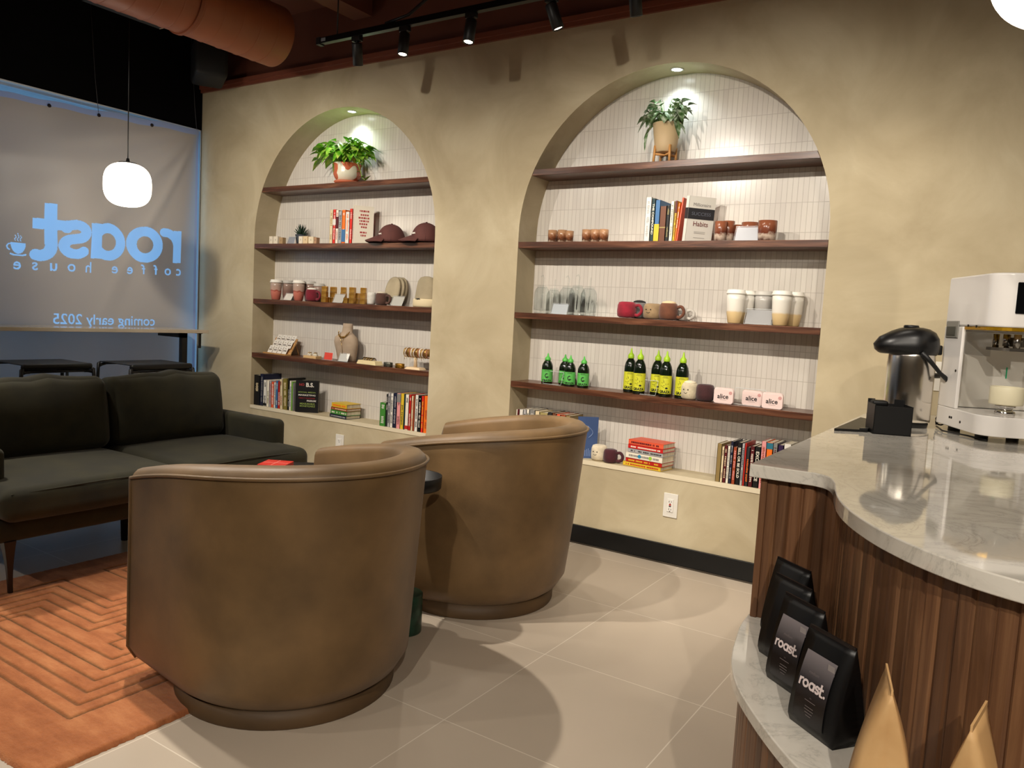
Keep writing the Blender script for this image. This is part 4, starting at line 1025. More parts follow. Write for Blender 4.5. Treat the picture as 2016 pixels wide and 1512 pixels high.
# -- left arch sill, left group
def nobs(t, w, h, dep):
    X = w/2+.0007; mb = MB(); put_text(mb, 'B.S.', (X, dep*.62, h*.87), (0, 1, 0), (0, 0, 1), width=dep*.34, bold=.03)
    for k, (tx, zc, ww) in enumerate((('MARKETING', .545, .74),)): put_text(mb, tx, (X, dep*.5, h*zc), (0, 1, 0), (0, 0, 1), width=dep*ww, height=.011, bold=.02)
    put_text(mb, 'PRESSURE', (X, dep*.7, h*.37), (0, 1, 0), (0, 0, 1), width=dep*.4, bold=.02); mb.build('cover_title', M((226, 222, 212), .5), t)
    mb = MB(); put_text(mb, 'NO', (X, dep*.26, h*.87), (0, 1, 0), (0, 0, 1), width=dep*.22, bold=.03); put_text(mb, 'DIRECT RESPONSE', (X, dep*.5, h*.45), (0, 1, 0), (0, 0, 1), width=dep*.7); mb.build('cover_word', M((150, 44, 48), .5), t)
    mb = MB(); put_text(mb, 'SOCIAL MEDIA', (X, dep*.5, h*.635), (0, 1, 0), (0, 0, 1), width=dep*.76, height=.010, bold=.02); put_text(mb, 'MEASURABLE,', (X, dep*.53, h*.27), (0, 1, 0), (0, 0, 1), width=dep*.66, bold=.02); put_text(mb, 'MONETIZABLE', (X, dep*.53, h*.20), (0, 1, 0), (0, 0, 1), width=dep*.66, bold=.02)
    mb.build('cover_subtitle', M((132, 150, 78), .5), t)
row([(K(98), K(156), K(395)-480+660, 'black', 'cream', dict(cname='tall black')), (K(158), K(190), 736.5, 'navy', 'grey', dict(depth=.17, cname='big navy')), (K(190), K(222), 748.5, 'white', 'charcoal', dict(band=(.02, .12, 'black'))), (K(222), K(248), 750, 'ivory', 'olive'),
     (K(249), K(269), 750, 'silver', 'red'), (K(269), K(294), 752, 'coral', 'white'), (K(294), K(312), 753, 'white', 'grey', dict(cname='thin white')), (K(312), K(334), 750, 'blue', 'white'), (K(334), K(357), 751, 'red', 'white'),
     (K(358), K(384), 747, 'cream', 'rust', dict(cname='leaning cream', lean=-.05)), (K(388), K(430), 746, 'olive', 'cream', dict(lean=-.04)), (K(432), K(447), 745, 'black', 'silver', dict(cname='narrow black')), (K(447), K(466), 750, 'ivory', 'blue', dict(cname='narrow ivory')),
     (K(466), K(481), 752, 'lime', None), (K(481), K(496), 754, 'grey', None)], SILL, .028, 'left group on left arch sill', 'books at the left of the left arch sill')
x_ = fx(K(500), .01, SILL)
book(x_, x_+.022, fz(K(455)-480+660, x_+.1, .03)-SILL, .012, SILL, 'black', 'book', 'black book with its printed cover turned out on left arch sill', None, group='books at the left of the left arch sill', rz=math.radians(-57), depth=.165, cover=nobs)
# -- stack in the middle of the left sill
def flat(xc, yc, z, w, d, h, col, label, mark, group, rz=0, text=None, dot=None):
    t = thing('book', label, 'book', (xc, yc, z), rz, group); b = .0022
    c = M(COL[col] if isinstance(col, str) else col, .45)
    mb = MB(); mb.b2(-w/2, w/2, -d/2, -d/2+b, 0, h); mb.b2(-w/2, w/2, -d/2, d/2, 0, b); mb.b2(-w/2, w/2, -d/2, d/2, h-b, h-.0003); mb.build('cover', c, t)
    mb = MB(); mb.b2(-w/2+.003, w/2-.003, -d/2+b, d/2-.004, b, h-b); mb.build('pages', PAGES, t)
    mb = MB()
    if text: put_text(mb, text, (0, -d/2-.0007, h/2), (1, 0, 0), (0, 0, 1), width=w*.7, height=h*.45)
    elif mark:
        q = -w*.42; rng = random.Random(int(z*997))
        while q < w*.42: L = rng.uniform(.003, .009); (mb.b2(q, q+L, -d/2-.0008, -d/2-.0002, h*.3, h*.66) if rng.random() < .85 else 0); q += L+.0022
    if mark: mb.build('title', M(COL[mark] if isinstance(mark, str) else mark, .5), t)
    if dot:
        for i, (u, cc) in enumerate(dot):
            mb = MB(); mb.smooth = False; mb.lathe([(h*.33, 0), (h*.33, .001), (0, .001)], 16, c=(u*w, -d/2-.0001, h/2), rot=rot('X', PI/2)); mb.build('dot', M(cc, .5), t)
    return t
g = 'stacked books on the left arch sill'; z = SILL+.001
xa, xb = fx(K(792), .02, SILL), fx(K(1030), .02, SILL)
rz = math.radians(18)
for h, col, lb, mk, dx, w_ in ((.023, 'navy', 'navy book at the bottom of the stack on left arch sill', 'silver', 0, .185), (.029, 'green', 'green book above the navy one in left arch sill stack', 'ivory', .006, .180), (.018, 'rust', 'red-brown book under the yellow one in left arch sill stack', 'cream', .008, .178), (.030, 'yellow', 'yellow book on top of the stack on left arch sill', 'orange', .010, .170)):
    flat((xa+xb)/2+.014+dx, .096, z, w_*.98, .125, h, col, lb, mk, g, -rz*.35); z += h+.0008
# -- left arch sill, right group
row([(K(1345), K(1400), 793, 'green', 'white', dict(dy=-.004)), (K(1402), K(1420), 776, 'charcoal', 'white'), (K(1420), K(1446), 774, 'silver', 'black'), (K(1447), K(1474), 775, 'white', 'charcoal'), (K(1475), K(1508), 774, 'navy', 'silver'), (K(1509), K(1546), 775, 'pink', 'maroon', dict(band=(.75, .99, 'grey'))),
     (K(1547), K(1580), 775, 'yellow', 'charcoal'), (K(1581), K(1592), 776, 'teal', None), (K(1593), K(1626), 777, 'ivory', 'black', dict(band=(.02, .12, 'red'))), (K(1627), K(1652), 777, 'red', 'white'), (K(1653), K(1672), 780, 'cream', 'coral'), (K(1672), K(1688), 779, 'rust', None),
     (K(1689), K(1720), 778, 'white', 'black', dict(cname='bright white')), (K(1721), K(1750), 779, 'black', 'ivory'), (K(1751), K(1776), 780, 'scarlet', 'yellow'), (K(1777), K(1822), 780, 'orange', 'rust')], SILL, .02, 'right group on left arch sill', 'books at the right of the left arch sill')
# -- right arch, upper shelf
def K2_(x): return 1000+.1984*x
def mill(t, w, h, dep):
    X = w/2+.0007
    mb = MB(); mb.b2(X-.0008, X, .001, dep-.001, h*.50, h*.74); mb.b2(-w/2, w/2, -.001, 0, h*.50, h*.74); mb.build('dark_band', M((44, 44, 48), .5), t)
    mb = MB(); put_text(mb, 'Millionaire', (X, dep*.5, h*.82), (0, 1, 0), (0, 0, 1), width=dep*.66); mb.build('cover_title', M((130, 126, 124), .5), t)
    mb = MB(); put_text(mb, 'SUCCESS', (X+.0006, dep*.5, h*.62), (0, 1, 0), (0, 0, 1), width=dep*.72, height=.016); mb.build('cover_word', M((104, 108, 120), .5), t)
    mb = MB(); put_text(mb, 'Habits', (X, dep*.52, h*.40), (0, 1, 0), (0, 0, 1), width=dep*.56, bold=.01); mb.build('cover_subtitle', M((120, 70, 66), .5), t)
    mb = MB()
    for zc in (.22, .19, .09): mb.b2(X-.0005, X, dep*.3, dep*.72, h*zc, h*(zc+.008))
    mb.build('author_line', M((150, 146, 142), .5), t)
row([(K2_(1343), K2_(1400), 388.5, 'white', 'silver', dict(cname='tall white')), (K2_(1404), K2_(1438), 391, 'teal', 'ivory', dict(text='THE COMPOUND')), (K2_(1440), K2_(1488), 394, 'blue', 'white', dict(band=(.0, .42, 'yellow'))), (K2_(1490), K2_(1552), 406, 'brown', None, dict(depth=.10, band=(.38, .41, 'khaki'))),
     (K2_(1554), K2_(1588), 404.5, 'black', 'khaki', dict(cname='short black')), (K2_(1590), K2_(1626), 396.5, 'ivory', 'grey'), (K2_(1628), K2_(1646), 395.5, 'yellow', 'maroon', dict(lean=.03, band=(.7, 1, 'maroon'))), (K2_(1647), K2_(1664), 400, 'orange', 'white', dict(lean=.06)), (K2_(1665), K2_(1680), 389, 'coral', None, dict(lean=.09))], SH[1], .03, 'right arch upper shelf', 'books on the right arch upper shelf')
x_ = fx(1340, .02, SH[1])
book(x_, x_+.030, .225, .016, SH[1], 'white', 'book', 'tall white book with dark band leaning left, right arch upper shelf', None, group='books on the right arch upper shelf', rz=math.radians(-40), depth=.15, lean=.10, cover=mill)
# -- right arch sill, left group (tops show above the chair)
def K7(x): return 1000+.15873*x
row([(K7(80), K7(94), 806, 'ivory', None, dict(cname='thin ivory')), (K7(95), K7(117), 806, 'maroon', None), (K7(118), K7(164), 806.5, 'white', 'pink'), (K7(165), K7(204), 807, 'silver', 'charcoal'), (K7(205), K7(240), 806.5, 'ivory', 'charcoal'), (K7(241), K7(308), 807, 'grey', 'white'), (K7(310), K7(366), 810, 'cream', 'brown'),
     (K7(368), K7(466), 813, 'khaki', 'white'), (K7(468), K7(520), 812, 'charcoal', 'grey'), (K7(522), K7(574), 814, 'brown', None), (K7(576), K7(622), 816, 'coral', 'white'), (K7(624), K7(688), 817, 'rust', 'ivory', dict(cname='reddish')), (K7(690), K7(745), 819, 'tan', None)], SILL, .03, 'left group on right arch sill', 'books behind the chair on the right arch sill')
x_ = fx(1132, .03, SILL)
t = book(x_, x_+.012, fz(822, x_+.07, .06)-SILL, .03, SILL, (62, 84, 128), 'book', 'tall blue book with its cover out beside the farther chair', None, group='books behind the chair on the right arch sill', rz=math.radians(-50), depth=.115,
         cover=lambda t, w, h, dep: (lambda mb: ([mb.b2(w/2-.0002, w/2+.0006, dep*(.4+.08*k), dep*(.43+.08*k), h*(.05), h*(.20+.02*(k % 3))) for k in range(6)], [mb.tube([(w/2+.0004, dep*(.55+.2*math.sin(a*.5)), h*(.5+.04*a)) for a in range(8)], .002, 4)], mb.build('cover_drawing', M((120, 140, 180), .5), t)))(MB()))
# -- stack of six
g = 'stacked books on the right arch sill'; z = SILL+.001
xa, xb = fx(1223, .01, SILL), fx(1302, .01, SILL); w0 = xb-xa
for h, col, lb, mk, dx, w_, kw in ((.022, 'yellow', 'yellow book at the bottom of the right arch sill stack', 'red', -.002, 1.0, {}), (.021, 'red', 'dark red book above the yellow one in right arch stack', 'yellow', .008, .96, {}), (.030, 'ivory', 'white spined book with blue and green dots in right arch stack', 'grey', .008, .96, dict(dot=((-.12, (40, 130, 170)), (.18, (150, 190, 60))))),
                            (.021, 'silver', 'grey lettered book above the dotted one in right arch stack', 'charcoal', .014, .92, {}), (.021, 'maroon', 'crimson book under the orange-red one in right arch stack', 'ivory', .013, .92, {}), (.026, 'coral', 'orange-red book on top of the right arch sill stack', 'maroon', .014, .92, {})):
    c = (196, 30, 30) if col == 'maroon' else col
    flat((xa+xb)/2+dx, .100, z, w0*w_, .130, h, c, lb, mk, g, -math.radians(7), **kw); z += h+.0008
# -- right arch sill, right group
def K8(x): return 1200+.20833*x
def V8(y): return 660+.20833*y
row([(K8(995), K8(1038), V8(1025), 'tan', None), (K8(1040), K8(1062), V8(1055), 'cream', 'maroon'), (K8(1062), K8(1092), V8(1040), 'maroon', 'cream'), (K8(1092), K8(1118), V8(1050), 'ivory', 'grey'), (K8(1119), K8(1144), V8(1005), 'navy', 'silver'), (K8(1145), K8(1180), V8(1060), 'rust', 'pink'),
     (K8(1181), K8(1224), V8(1015), 'black', 'ivory', dict(text='SELL OR BE SOLD')), (K8(1225), K8(1250), V8(1025), 'silver', 'navy'), (K8(1251), K8(1268), V8(1020), 'red', None), (K8(1269), K8(1302), V8(1060), 'charcoal', 'orange'), (K8(1303), K8(1345), V8(1050), 'maroon', 'ivory', dict(cname='thick maroon')), (K8(1346), K8(1400), V8(1055), 'black', 'ivory', dict(cname='wide black', text='EXCELLENCE')),
     (K8(1402), K8(1450), V8(1005), 'pink', 'rust'), (K8(1452), K8(1510), V8(1015), 'orange', 'yellow', dict(band=(.86, .99, 'aqua'))), (K8(1512), K8(1555), V8(1020), 'grey', 'maroon'), (K8(1557), K8(1610), V8(1040), 'purple', None), (K8(1612), K8(1680), V8(1030), 'white', None)], SILL, .02, 'right group on right arch sill', 'books at the right of the right arch sill')
# ================================================================== GOODS ON THE SHELVES
def at(u, y, row): return fx(u, y, SH[row] if row < 4 else SILL)
def zed(row): return (SH[row] if row < 4 else SILL)+.0006
# ---- plants
def leaf(mb, base, tip, width, droop=.02, heart=1.0, n=6):
    b, t_ = Vector(base), Vector(tip); d = t_-b; L = d.length; side = d.cross(Vector((0, 0, 1)))
    side = side.normalized() if side.length > 1e-6 else Vector((1, 0, 0)); nrm = side.cross(d).normalized(); vs = []; fs = []
    for i in range(n+1):
        f = i/n; w = width*math.sin(PI*min(1, f**.72*.97+.03))*(1-.25*f); c = b+d*f-Vector((0, 0, 1))*droop*f*f+nrm*.0
        vs += [c-side*w+nrm*w*.35, c, c+side*w+nrm*w*.35]
    for i in range(n):
        for k in (0, 1): fs.append((3*i+k, 3*i+k+1, 3*i+k+4, 3*i+k+3))
    mb.add(vs, fs, True)
def leafmat(name, c1, c2, c3, sc):
    m, t, b = nodes(name); v = coords(t); n = N(t, 'ShaderNodeTexNoise', i_Scale=sc, i_Detail=4); t.links.new(v, n.inputs['Vector'])
    r = ramp(t, n.outputs['Fac'], [(.35, c1), (.5, c2), (.62, c3)]); t.links.new(r.outputs[0], b.inputs['Base Color']); b.inputs['Roughness'].default_value = .35
    b.inputs['Subsurface Weight'].default_value = 0; return m
def plant(t, c, r, h, n, mat, lw, ll, seed, flat_=.6, wid=1.2, lift=(-.5, .35)):
    rg = random.Random(seed); mb = MB(); st_ = MB()
    for i in range(n):
        a = rg.uniform(0, 2*PI); q = rg.uniform(.15, 1)**.6; el = rg.uniform(-.25, 1)
        px, py, pz = c[0]+math.cos(a)*r*q*wid, c[1]+math.sin(a)*r*q*.62, c[2]+h*(.25+.75*rg.random())*(1-.45*q)
        L = ll*rg.uniform(.7, 1.15); dx, dy = math.cos(a), math.sin(a)*.8
        tip = (px+dx*L*.75, min(py+dy*L*.75, .17-t.location.y), pz+L*rg.uniform(*lift))
        leaf(mb, (px, py, pz), tip, lw*rg.uniform(.75, 1.15), L*.3)
        st_.tube([(c[0]+dx*.01, c[1]+dy*.01, c[2]-.01), ((c[0]+px)/2, (c[1]+py)/2, pz+.008), (px, py, pz)], .0013, 4)
    mb.build('foliage', mat, t); st_.build('stems', M((92, 128, 50), .5), t)
z = zed(0); x = at(683, .085, 0)
t = thing('potted_plant', 'bright green variegated pothos in a two tone pot, left arch top', 'plant', (x, .085, z))
sc_ = 5.75/1527
mb = MB(); mb.lathe([(.0, 0), (.075, 0), (.082, .006), (.090, .014), (.084, .02), (.072, .022)], 36); mb.build('saucer', M((192, 104, 72), .5), t)
m, tt, b = nodes('half_glazed_pot'); v = coords(tt, (7, 7, 7)); n = N(tt, 'ShaderNodeTexNoise', i_Scale=1.6, i_Detail=0); tt.links.new(v, n.inputs['Vector'])
r = ramp(tt, n.outputs['Fac'], [(.47, (192, 100, 66)), (.50, (224, 218, 196))]); r.color_ramp.interpolation = 'CONSTANT'; tt.links.new(r.outputs[0], b.inputs['Base Color']); b.inputs['Roughness'].default_value = .25
mb = MB(); mb.lathe([(0, .015), (.062, .015), (.084, .04), (.094, .062), (.089, .09), (.090, .122), (.097, .135), (.090, .135), (.084, .12), (0, .118)], 40); mb.build('pot', m, t)
LV = leafmat('pothos_leaf', (78, 152, 32), (136, 204, 54), (204, 230, 108), 26)
plant(t, (-.02, -.02, .135), .17, .19, 140, LV, .036, .115, 4, wid=1.25)
mb = MB(); rg = random.Random(2)
pts = [(.08, -.02, .15), (.13, -.03, .12), (.16, -.035, .07), (.18, -.04, .03), (.20, -.03, .012)]; mb.tube(pts, .0018, 5); pts2 = [(.13, -.03, .12), (.17, -.02, .15), (.19, -.02, .18)]; mb.tube(pts2, .0015, 5)
for p, q in zip(pts[1:]+pts2[1:], [(.05, 0, .03), (-.04, 0, .01), (.04, -.01, .02), (.05, 0, .04), (.03, 0, .01), (.05, 0, .005)]): leaf(mb, p, (p[0]+q[0], p[1]+q[1], p[2]+q[2]), .013, .01)
mb.build('trailing_vine', leafmat('young_leaf', (120, 170, 50), (160, 200, 70), (210, 224, 110), 30), t)
# plant in tapered pot
z = zed(0); x = at(1308, .09, 0)
t = thing('potted_plant', 'dark silvery leaved plant in tapered beige pot on wooden stand, right arch', 'plant', (x, .09, z))
POTB = M((206, 180, 140), .6)
mb = MB(); mb.lathe([(0, .058), (.045, .058), (.052, .062), (.058, .09), (.074, .205), (.070, .205), (.066, .19), (0, .19)], 40); mb.build('pot', POTB, t)
mb = MB()
for a in (45, 135, 225, 315):
    a = math.radians(a); p = Vector((math.cos(a), math.sin(a), 0)); mb.tube([p*.062+Vector((0, 0, 0)), p*.058+Vector((0, 0, .09))], .0075, 4)
for a in (45, 135): a = math.radians(a); p = Vector((math.cos(a), math.sin(a), 0)); mb.tube([p*.058+Vector((0, 0, .048)), -p*.058+Vector((0, 0, .048))], .007, 4)
mb.build('stand', M((206, 150, 88), .5), t)
plant(t, (0, -.02, .2), .105, .15, 80, leafmat('silver_leaf', (60, 100, 40), (130, 158, 114), (200, 212, 192), 34), .030, .062, 9, wid=1.1, lift=(-.75, .5))
mb = MB(); mb.tube([(-.06, -.03, .2), (-.09, -.04, .17), (-.10, -.04, .12)], .0018, 5)
for p, q in (((-.07, -.03, .19), (-.11, -.04, .13)), ((-.08, -.05, .16), (-.09, -.06, .06)), ((.07, -.03, .2), (.12, -.04, .14)), ((-.10, -.02, .24), (-.15, -.03, .17)), ((.06, -.05, .22), (.10, -.07, .11))): leaf(mb, p, q, .024, .005)
mb.build('hanging_leaves', D.materials.get('silver_leaf'), t)
# aloe
x = at(592, .12, 1)
t = thing('potted_plant', 'small dark spiky aloe in a slate pot, left arch upper shelf', 'plant', (x, .12, zed(1)))
mb = MB(); mb.lathe([(0, 0), (.030, 0), (.042, .075), (.038, .075), (0, .068)], 6); mb.build('pot', M((62, 66, 74), .6), t)
mb = MB(); rg = random.Random(1)
for i in range(44):
    a = rg.uniform(0, 2*PI); e = rg.uniform(.15, 1.4); L = rg.uniform(.06, .085); d = Vector((math.cos(a)*math.cos(e), math.sin(a)*math.cos(e)*.6, math.sin(e)))
    mb.tube([Vector((0, 0, .07)), Vector((0, 0, .07))+d*L*.5, Vector((0, 0, .07))+d*L+Vector((0, 0, .006))], [.005, .0045, .0004], 5)
mb.build('leaves', M((28, 50, 34), .5), t)
# ---- little boxes on the left arch upper shelf
for i, (u0, u1, h, y) in enumerate(((533, 539.8, .056, .05), (541, 549.5, .056, .05), (552.5, 559.5, .048, .055), (591, 598.5, .052, .035), (599.3, 608.6, .052, .035), (610, 619.8, .048, .04), (620.5, 626, .044, .05))):
    x0, x1 = at(u0, y, 1), at(u1, y, 1)
    lb = ['leftmost small white box on left arch upper shelf', 'second small white box from the left, left arch upper shelf', 'small tan fronted box left of the acrylic holder', 'small white box just right of the aloe pot', 'middle small cream box right of the aloe pot', 'small cream box third right of the aloe pot', 'small pale brown box nearest the standing books'][i]
    t = thing('small_box', lb, 'box', ((x0+x1)/2, y, zed(1)), 0, 'small boxes on the left arch upper shelf')
    mb = MB(); mb.box((0, 0, h/2), (x1-x0-.001, .03, h)); mb.build('carton', M(((222, 210, 188), (222, 210, 188), (170, 140, 100), (224, 212, 190), (214, 190, 150), (222, 206, 176), (176, 138, 108))[i], .6), t)
    mb = MB(); mb.box((0, -.0153, h*.5), (.008, .0006, .003)); mb.box((0, -.0153, h*.5+.006), (.005, .0006, .002)); mb.build('print', M((60, 56, 54), .6), t)
# ---- acrylic sign holders
GLS_ = None
def holder(u, row, y, w, h, lb, paper=None, tilt=20, rz=0):
    t = thing('sign_holder', lb, 'sign holder', (at(u, y, row), y, zed(row)), rz); a = math.radians(tilt)
    R = rot('X', -a); P = lambda x, yy, z: R @ Vector((x, yy, z))
    mb = MB(); mb.box(P(0, 0, h/2)+Vector((0, 0, .001)), (w, .0025, h), R); mb.box((0, .014, .0015), (w, .04, .0025)); mb.build('acrylic_panel', CLEAR, t)
    mb = MB(); e = .0014
    mb.tube([P(-w/2, 0, .002), P(-w/2, 0, h), P(w/2, 0, h), P(w/2, 0, .002), P(-w/2, 0, .002)], e, 4); mb.build('edge', M((222, 226, 226), .15), t)
    if paper:
        mb = MB(); mb.box(P(0, .002, h/2), (w*.94, .0008, h*.9), R); mb.build('card', M(paper, .35), t)
    return t
holder(571, 1, .06, .075, .062, 'small grey acrylic sign holder left of the aloe', (150, 154, 162))
holder(564.5, 2, .03, .085, .060, 'white card stand between the two pink front tumblers', (224, 220, 210), 32)
holder(663.5, 2, .03, .095, .068, 'clear sign holder among the gold cubes', (190, 186, 178), 25)
holder(779, 2, .03, .100, .070, 'clear sign holder before the round beanies', (186, 184, 176), 25)
holder(674, 3, .035, .085, .062, 'white framed card before the necklace bust', (196, 196, 190), 25, .1)
holder(1099, 2, .035, .105, .066, 'clear sign holder before the glass jars', (176, 182, 186), 22)
holder(1469, 1, .035, .125, .080, 'silver card stand between the brown glasses', (176, 178, 184), 22)
holder(1491, 2, .035, .135, .082, 'grey marbled card stand between the white tumblers', (150, 150, 150), 22)
holder(1086, 3, .03, .118, .078, 'clear sign holder before the green labelled bottles', None, 20)
holder(1268, 3, .03, .125, .082, 'clear sign holder before the yellow labelled bottles', None, 20)
holder(1473, 3, .05, .150, .085, 'clear sign holder with tins stacked behind it', None, 15)
# ---- tumblers
def tumbler(u, row, y, s, lb, body, lid, grp, h=.125, r=.037):
    t = thing('lidded_tumbler', lb, 'tumbler', (at(u, y, row), y, zed(row)), 0, grp); r *= s*1.1; h *= s
    mb = MB(); mb.lathe([(0, 0), (r*.66, 0), (r*.74, .004), (r*.92, h*.35), (r, h*.8), (r, h), (r*.9, h), (0, h*.98)], 32); mb.build('cup', body, t)
    mb = MB(); mb.lathe([(r*1.04, h-.002), (r*1.10, h-.001), (r*1.11, h+.004), (r*1.03, h+.007), (r*1.0, h+.017), (r*.93, h+.020), (0, h+.019)], 32); mb.build('lid', lid, t)
    mb = MB(); mb.lathe([(0, h+.0192), (.006, h+.0195), (0, h+.0198)], 10, c=(0, -r*.6, 0)); mb.build('sip_hole', BLK, t)
def gradz(name, stops, noise=.25, rough=.25, ns=40):
    m, t, b = nodes(name); tc = t.nodes.new('ShaderNodeTexCoord'); sp = t.nodes.new('ShaderNodeSeparateXYZ'); t.links.new(tc.outputs['Generated'], sp.inputs[0])
    n = N(t, 'ShaderNodeTexNoise', i_Scale=ns, i_Detail=3); t.links.new(tc.outputs['Object'], n.inputs['Vector'])
    ma = N(t, 'ShaderNodeMath', operation='MULTIPLY_ADD', i_1=noise); t.links.new(n.outputs['Fac'], ma.inputs[0]); t.links.new(sp.outputs[2], ma.inputs[2])
    r = ramp(t, ma.outputs[0], stops); t.links.new(r.outputs[0], b.inputs['Base Color']); b.inputs['Roughness'].default_value = rough; return m
PINK = gradz('pink_drip_glaze', [(0, (176, 96, 80)), (.60, (190, 114, 98)), (.64, (150, 58, 48)), (.69, (184, 150, 134)), (1, (168, 146, 132))])
GREYT = gradz('grey_brown_glaze', [(0, (120, 92, 84)), (.6, (130, 100, 90)), (1, (150, 126, 114))])
WTAN = gradz('white_over_tan_glaze', [(0, (214, 184, 132)), (.40, (216, 190, 142)), (.46, (226, 220, 208)), (1, (228, 224, 214))], .06)
GRT = gradz('grey_speckle_glaze', [(0, (140, 136, 130)), (1, (176, 172, 166))], .1)
LIDW = M((232, 228, 218), .35); LIDG = M((186, 182, 174), .4)
gp = 'pink and brown lidded tumblers'
tumbler(543, 2, .04, 1.0, 'leftmost pink dripped tumbler with white lid', PINK, LIDW, gp)
tumbler(566, 2, .115, 1.0, 'brown tumbler behind and between the two pink ones', GREYT, LIDG, gp)
tumbler(587.5, 2, .04, 1.0, 'second pink dripped tumbler, beside the maroon plush', PINK, LIDW, gp)
tumbler(609, 2, .125, 1.0, 'brown tumbler behind the maroon plush mug', GREYT, LIDG, gp)
tumbler(627, 2, .15, .9, 'brown tumbler rearmost, half hidden behind its neighbour', GREYT, LIDG, gp)
gp = 'white and tan lidded tumblers'
tumbler(1445, 2, .045, 1.08, 'white over tan tumbler left of the grey card stand', WTAN, LIDW, gp, .135)
tumbler(1465, 2, .14, 1.08, 'white tumbler behind the left one of the row', WTAN, LIDW, gp, .135)
tumbler(1500, 2, .145, 1.08, 'grey tumbler behind the grey card stand', GRT, LIDG, gp, .135)
tumbler(1535, 2, .045, 1.08, 'white over tan tumbler right of the grey card stand', WTAN, LIDW, gp, .135)
tumbler(1559, 2, .14, 1.08, 'white tumbler rearmost at the right end', WTAN, LIDW, gp, .135)
# ---- espresso glasses
BRG = gradz('brown_swirl_glaze', [(.24, (190, 172, 150)), (.5, (84, 48, 30)), (.75, (132, 82, 52)), (1, (176, 134, 100))], .55, .2, 60)
BRD = gradz('dark_swirl_glaze', [(.24, (90, 62, 52)), (.52, (196, 176, 158)), (.66, (100, 50, 34)), (1, (132, 78, 54))], .5, .2, 40)
def glass(u, y, w, h, lb, mat, grp):
    t = thing('swirl_cup', lb, 'cup', (at(u, y, 1), y, zed(1)), 0, grp)
    mb = MB(); mb.lathe([(0, 0), (w*.44, 0), (w*.46, .003), (w/2, h*.6), (w/2, h), (w/2-.003, h), (w/2-.004, h*.3), (0, h*.28)], 28); mb.build('cup_wall', mat, t)
    mb = MB(); mb.lathe([(w*.43, h*.82), (0, h*.821)], 20); mb.build('coffee_fill', M((120, 74, 44), .3), t)
for i, (u, y, lb) in enumerate(((1087, .05, 'leftmost small brown swirl cup, right arch upper shelf'), (1096, .085, 'small brown swirl cup tucked second from left'), (1106, .05, 'third small brown swirl cup of the left group'), (1120.5, .055, 'last small brown swirl cup of the left group'), (1154, .05, 'small brown swirl cup starting the second group'), (1171, .05, 'middle small brown swirl cup of the second group'), (1188, .05, 'last small swirl cup of the second group, whitish streak'))):
    glass(u, y, .052 if i != 3 else .046, .068 if i not in (1, 3) else .063, lb, BRG, 'small brown swirl cups')
for u, y, w_, h_, lb in ((1417, .055, .060, .098, 'large brown swirl cup left of the silver card'), (1432, .10, .060, .105, 'large brown swirl cup behind the leftmost large one'), (1449, .14, .060, .09, 'large brown cup in the back, left of silver card'), (1474.5, .13, .085, .100, 'large brown cup behind the silver card stand'), (1509, .05, .090, .096, 'large brown over white cup at the right end')): glass(u, y, w_, h_, lb, BRD, 'large brown swirl cups')
# ---- plush mugs
def plush(u, row, y, r, h, col, lb, face=False, handle=None, top=None, rz=0, tex=120, squash=1., hcol=None):
    t = thing('plush_mug', lb, 'plush toy', (at(u, y, row), y, zed(row)), rz, 'plush mugs on the shelves')
    m = noisy('knit_plush', tuple(int(c*.85) for c in col), col, 25, .9, bscale=tex, bstr=.6, sheen=.2)
    mb = MB(); mb.lathe([(0, .0), (r*.75, .001), (r*.95, h*.12), (r, h*.4), (r*.96, h*.78), (r*.84, h*.95), (r*.6, h), (0, h*.99)], 28, sy=squash); mb.build('body', m, t)
    if top:
        mb = MB(); mb.lathe([(r*.75, h*.95), (r*.7, h*1.05), (r*.3, h*1.12), (0, h*1.13)], 22, sy=squash); mb.build('foam', M(top, .9), t)
    if handle:
        s = handle; pts = [(s*r*.9, 0, h*.75), (s*(r+.018), 0, h*.8), (s*(r+.032), 0, h*.6), (s*(r+.030), 0, h*.35), (s*(r+.012), 0, h*.18), (s*r*.9, 0, h*.22)]; mb = MB(); mb.tube(sp3(pts), .0085, 10); mb.build('handle', m if not hcol else hcol, t)
    if face:
        mb = MB(); yy = -r*squash-.0008
        for a in (-.35, .18): p = Vector((math.sin(a)*r*1.01, -math.cos(a)*r*squash*1.01, h*.6)); mb.lathe([(0, 0), (.0032, .001), (0, .002)], 10, c=p, rot=rot('X', PI/2))
        mb.tube([(math.sin(-.30+.07*k)*r*1.015, -math.cos(-.30+.07*k)*r*squash*1.015, h*(.43-.05*math.sin(k/6*PI))) for k in range(7)], .0011, 5); mb.build('smile', BLK, t)
    return t
plush(614, 2, .05, .047, .086, (120, 14, 36), 'dark maroon plush mug with white top beside the pink tumblers', handle=1, top=(226, 220, 208))
plush(731, 2, .05, .030, .082, (222, 218, 208), 'white plush cup right of the gold cubes')
plush(751, 2, .055, .043, .080, (84, 54, 42), 'brown plush mug before the round beanies', handle=1, top=(200, 190, 170))
plush(1233, 2, .055, .052, .086, (150, 20, 44), 'crimson plush teapot leftmost on right arch middle shelf', handle=1)
plush(1257, 2, .135, .046, .088, (120, 116, 114), 'grey plush cup with black rim behind the crimson one', top=(30, 28, 30))
plush(1284, 2, .055, .050, .082, (160, 134, 98), 'tan smiling plush cup between the grey and brown ones', face=True)
plush(1315, 2, .055, .050, .088, (112, 66, 44), 'ribbed brown plush mug with cream foam', handle=1, top=(226, 200, 160), tex=60)
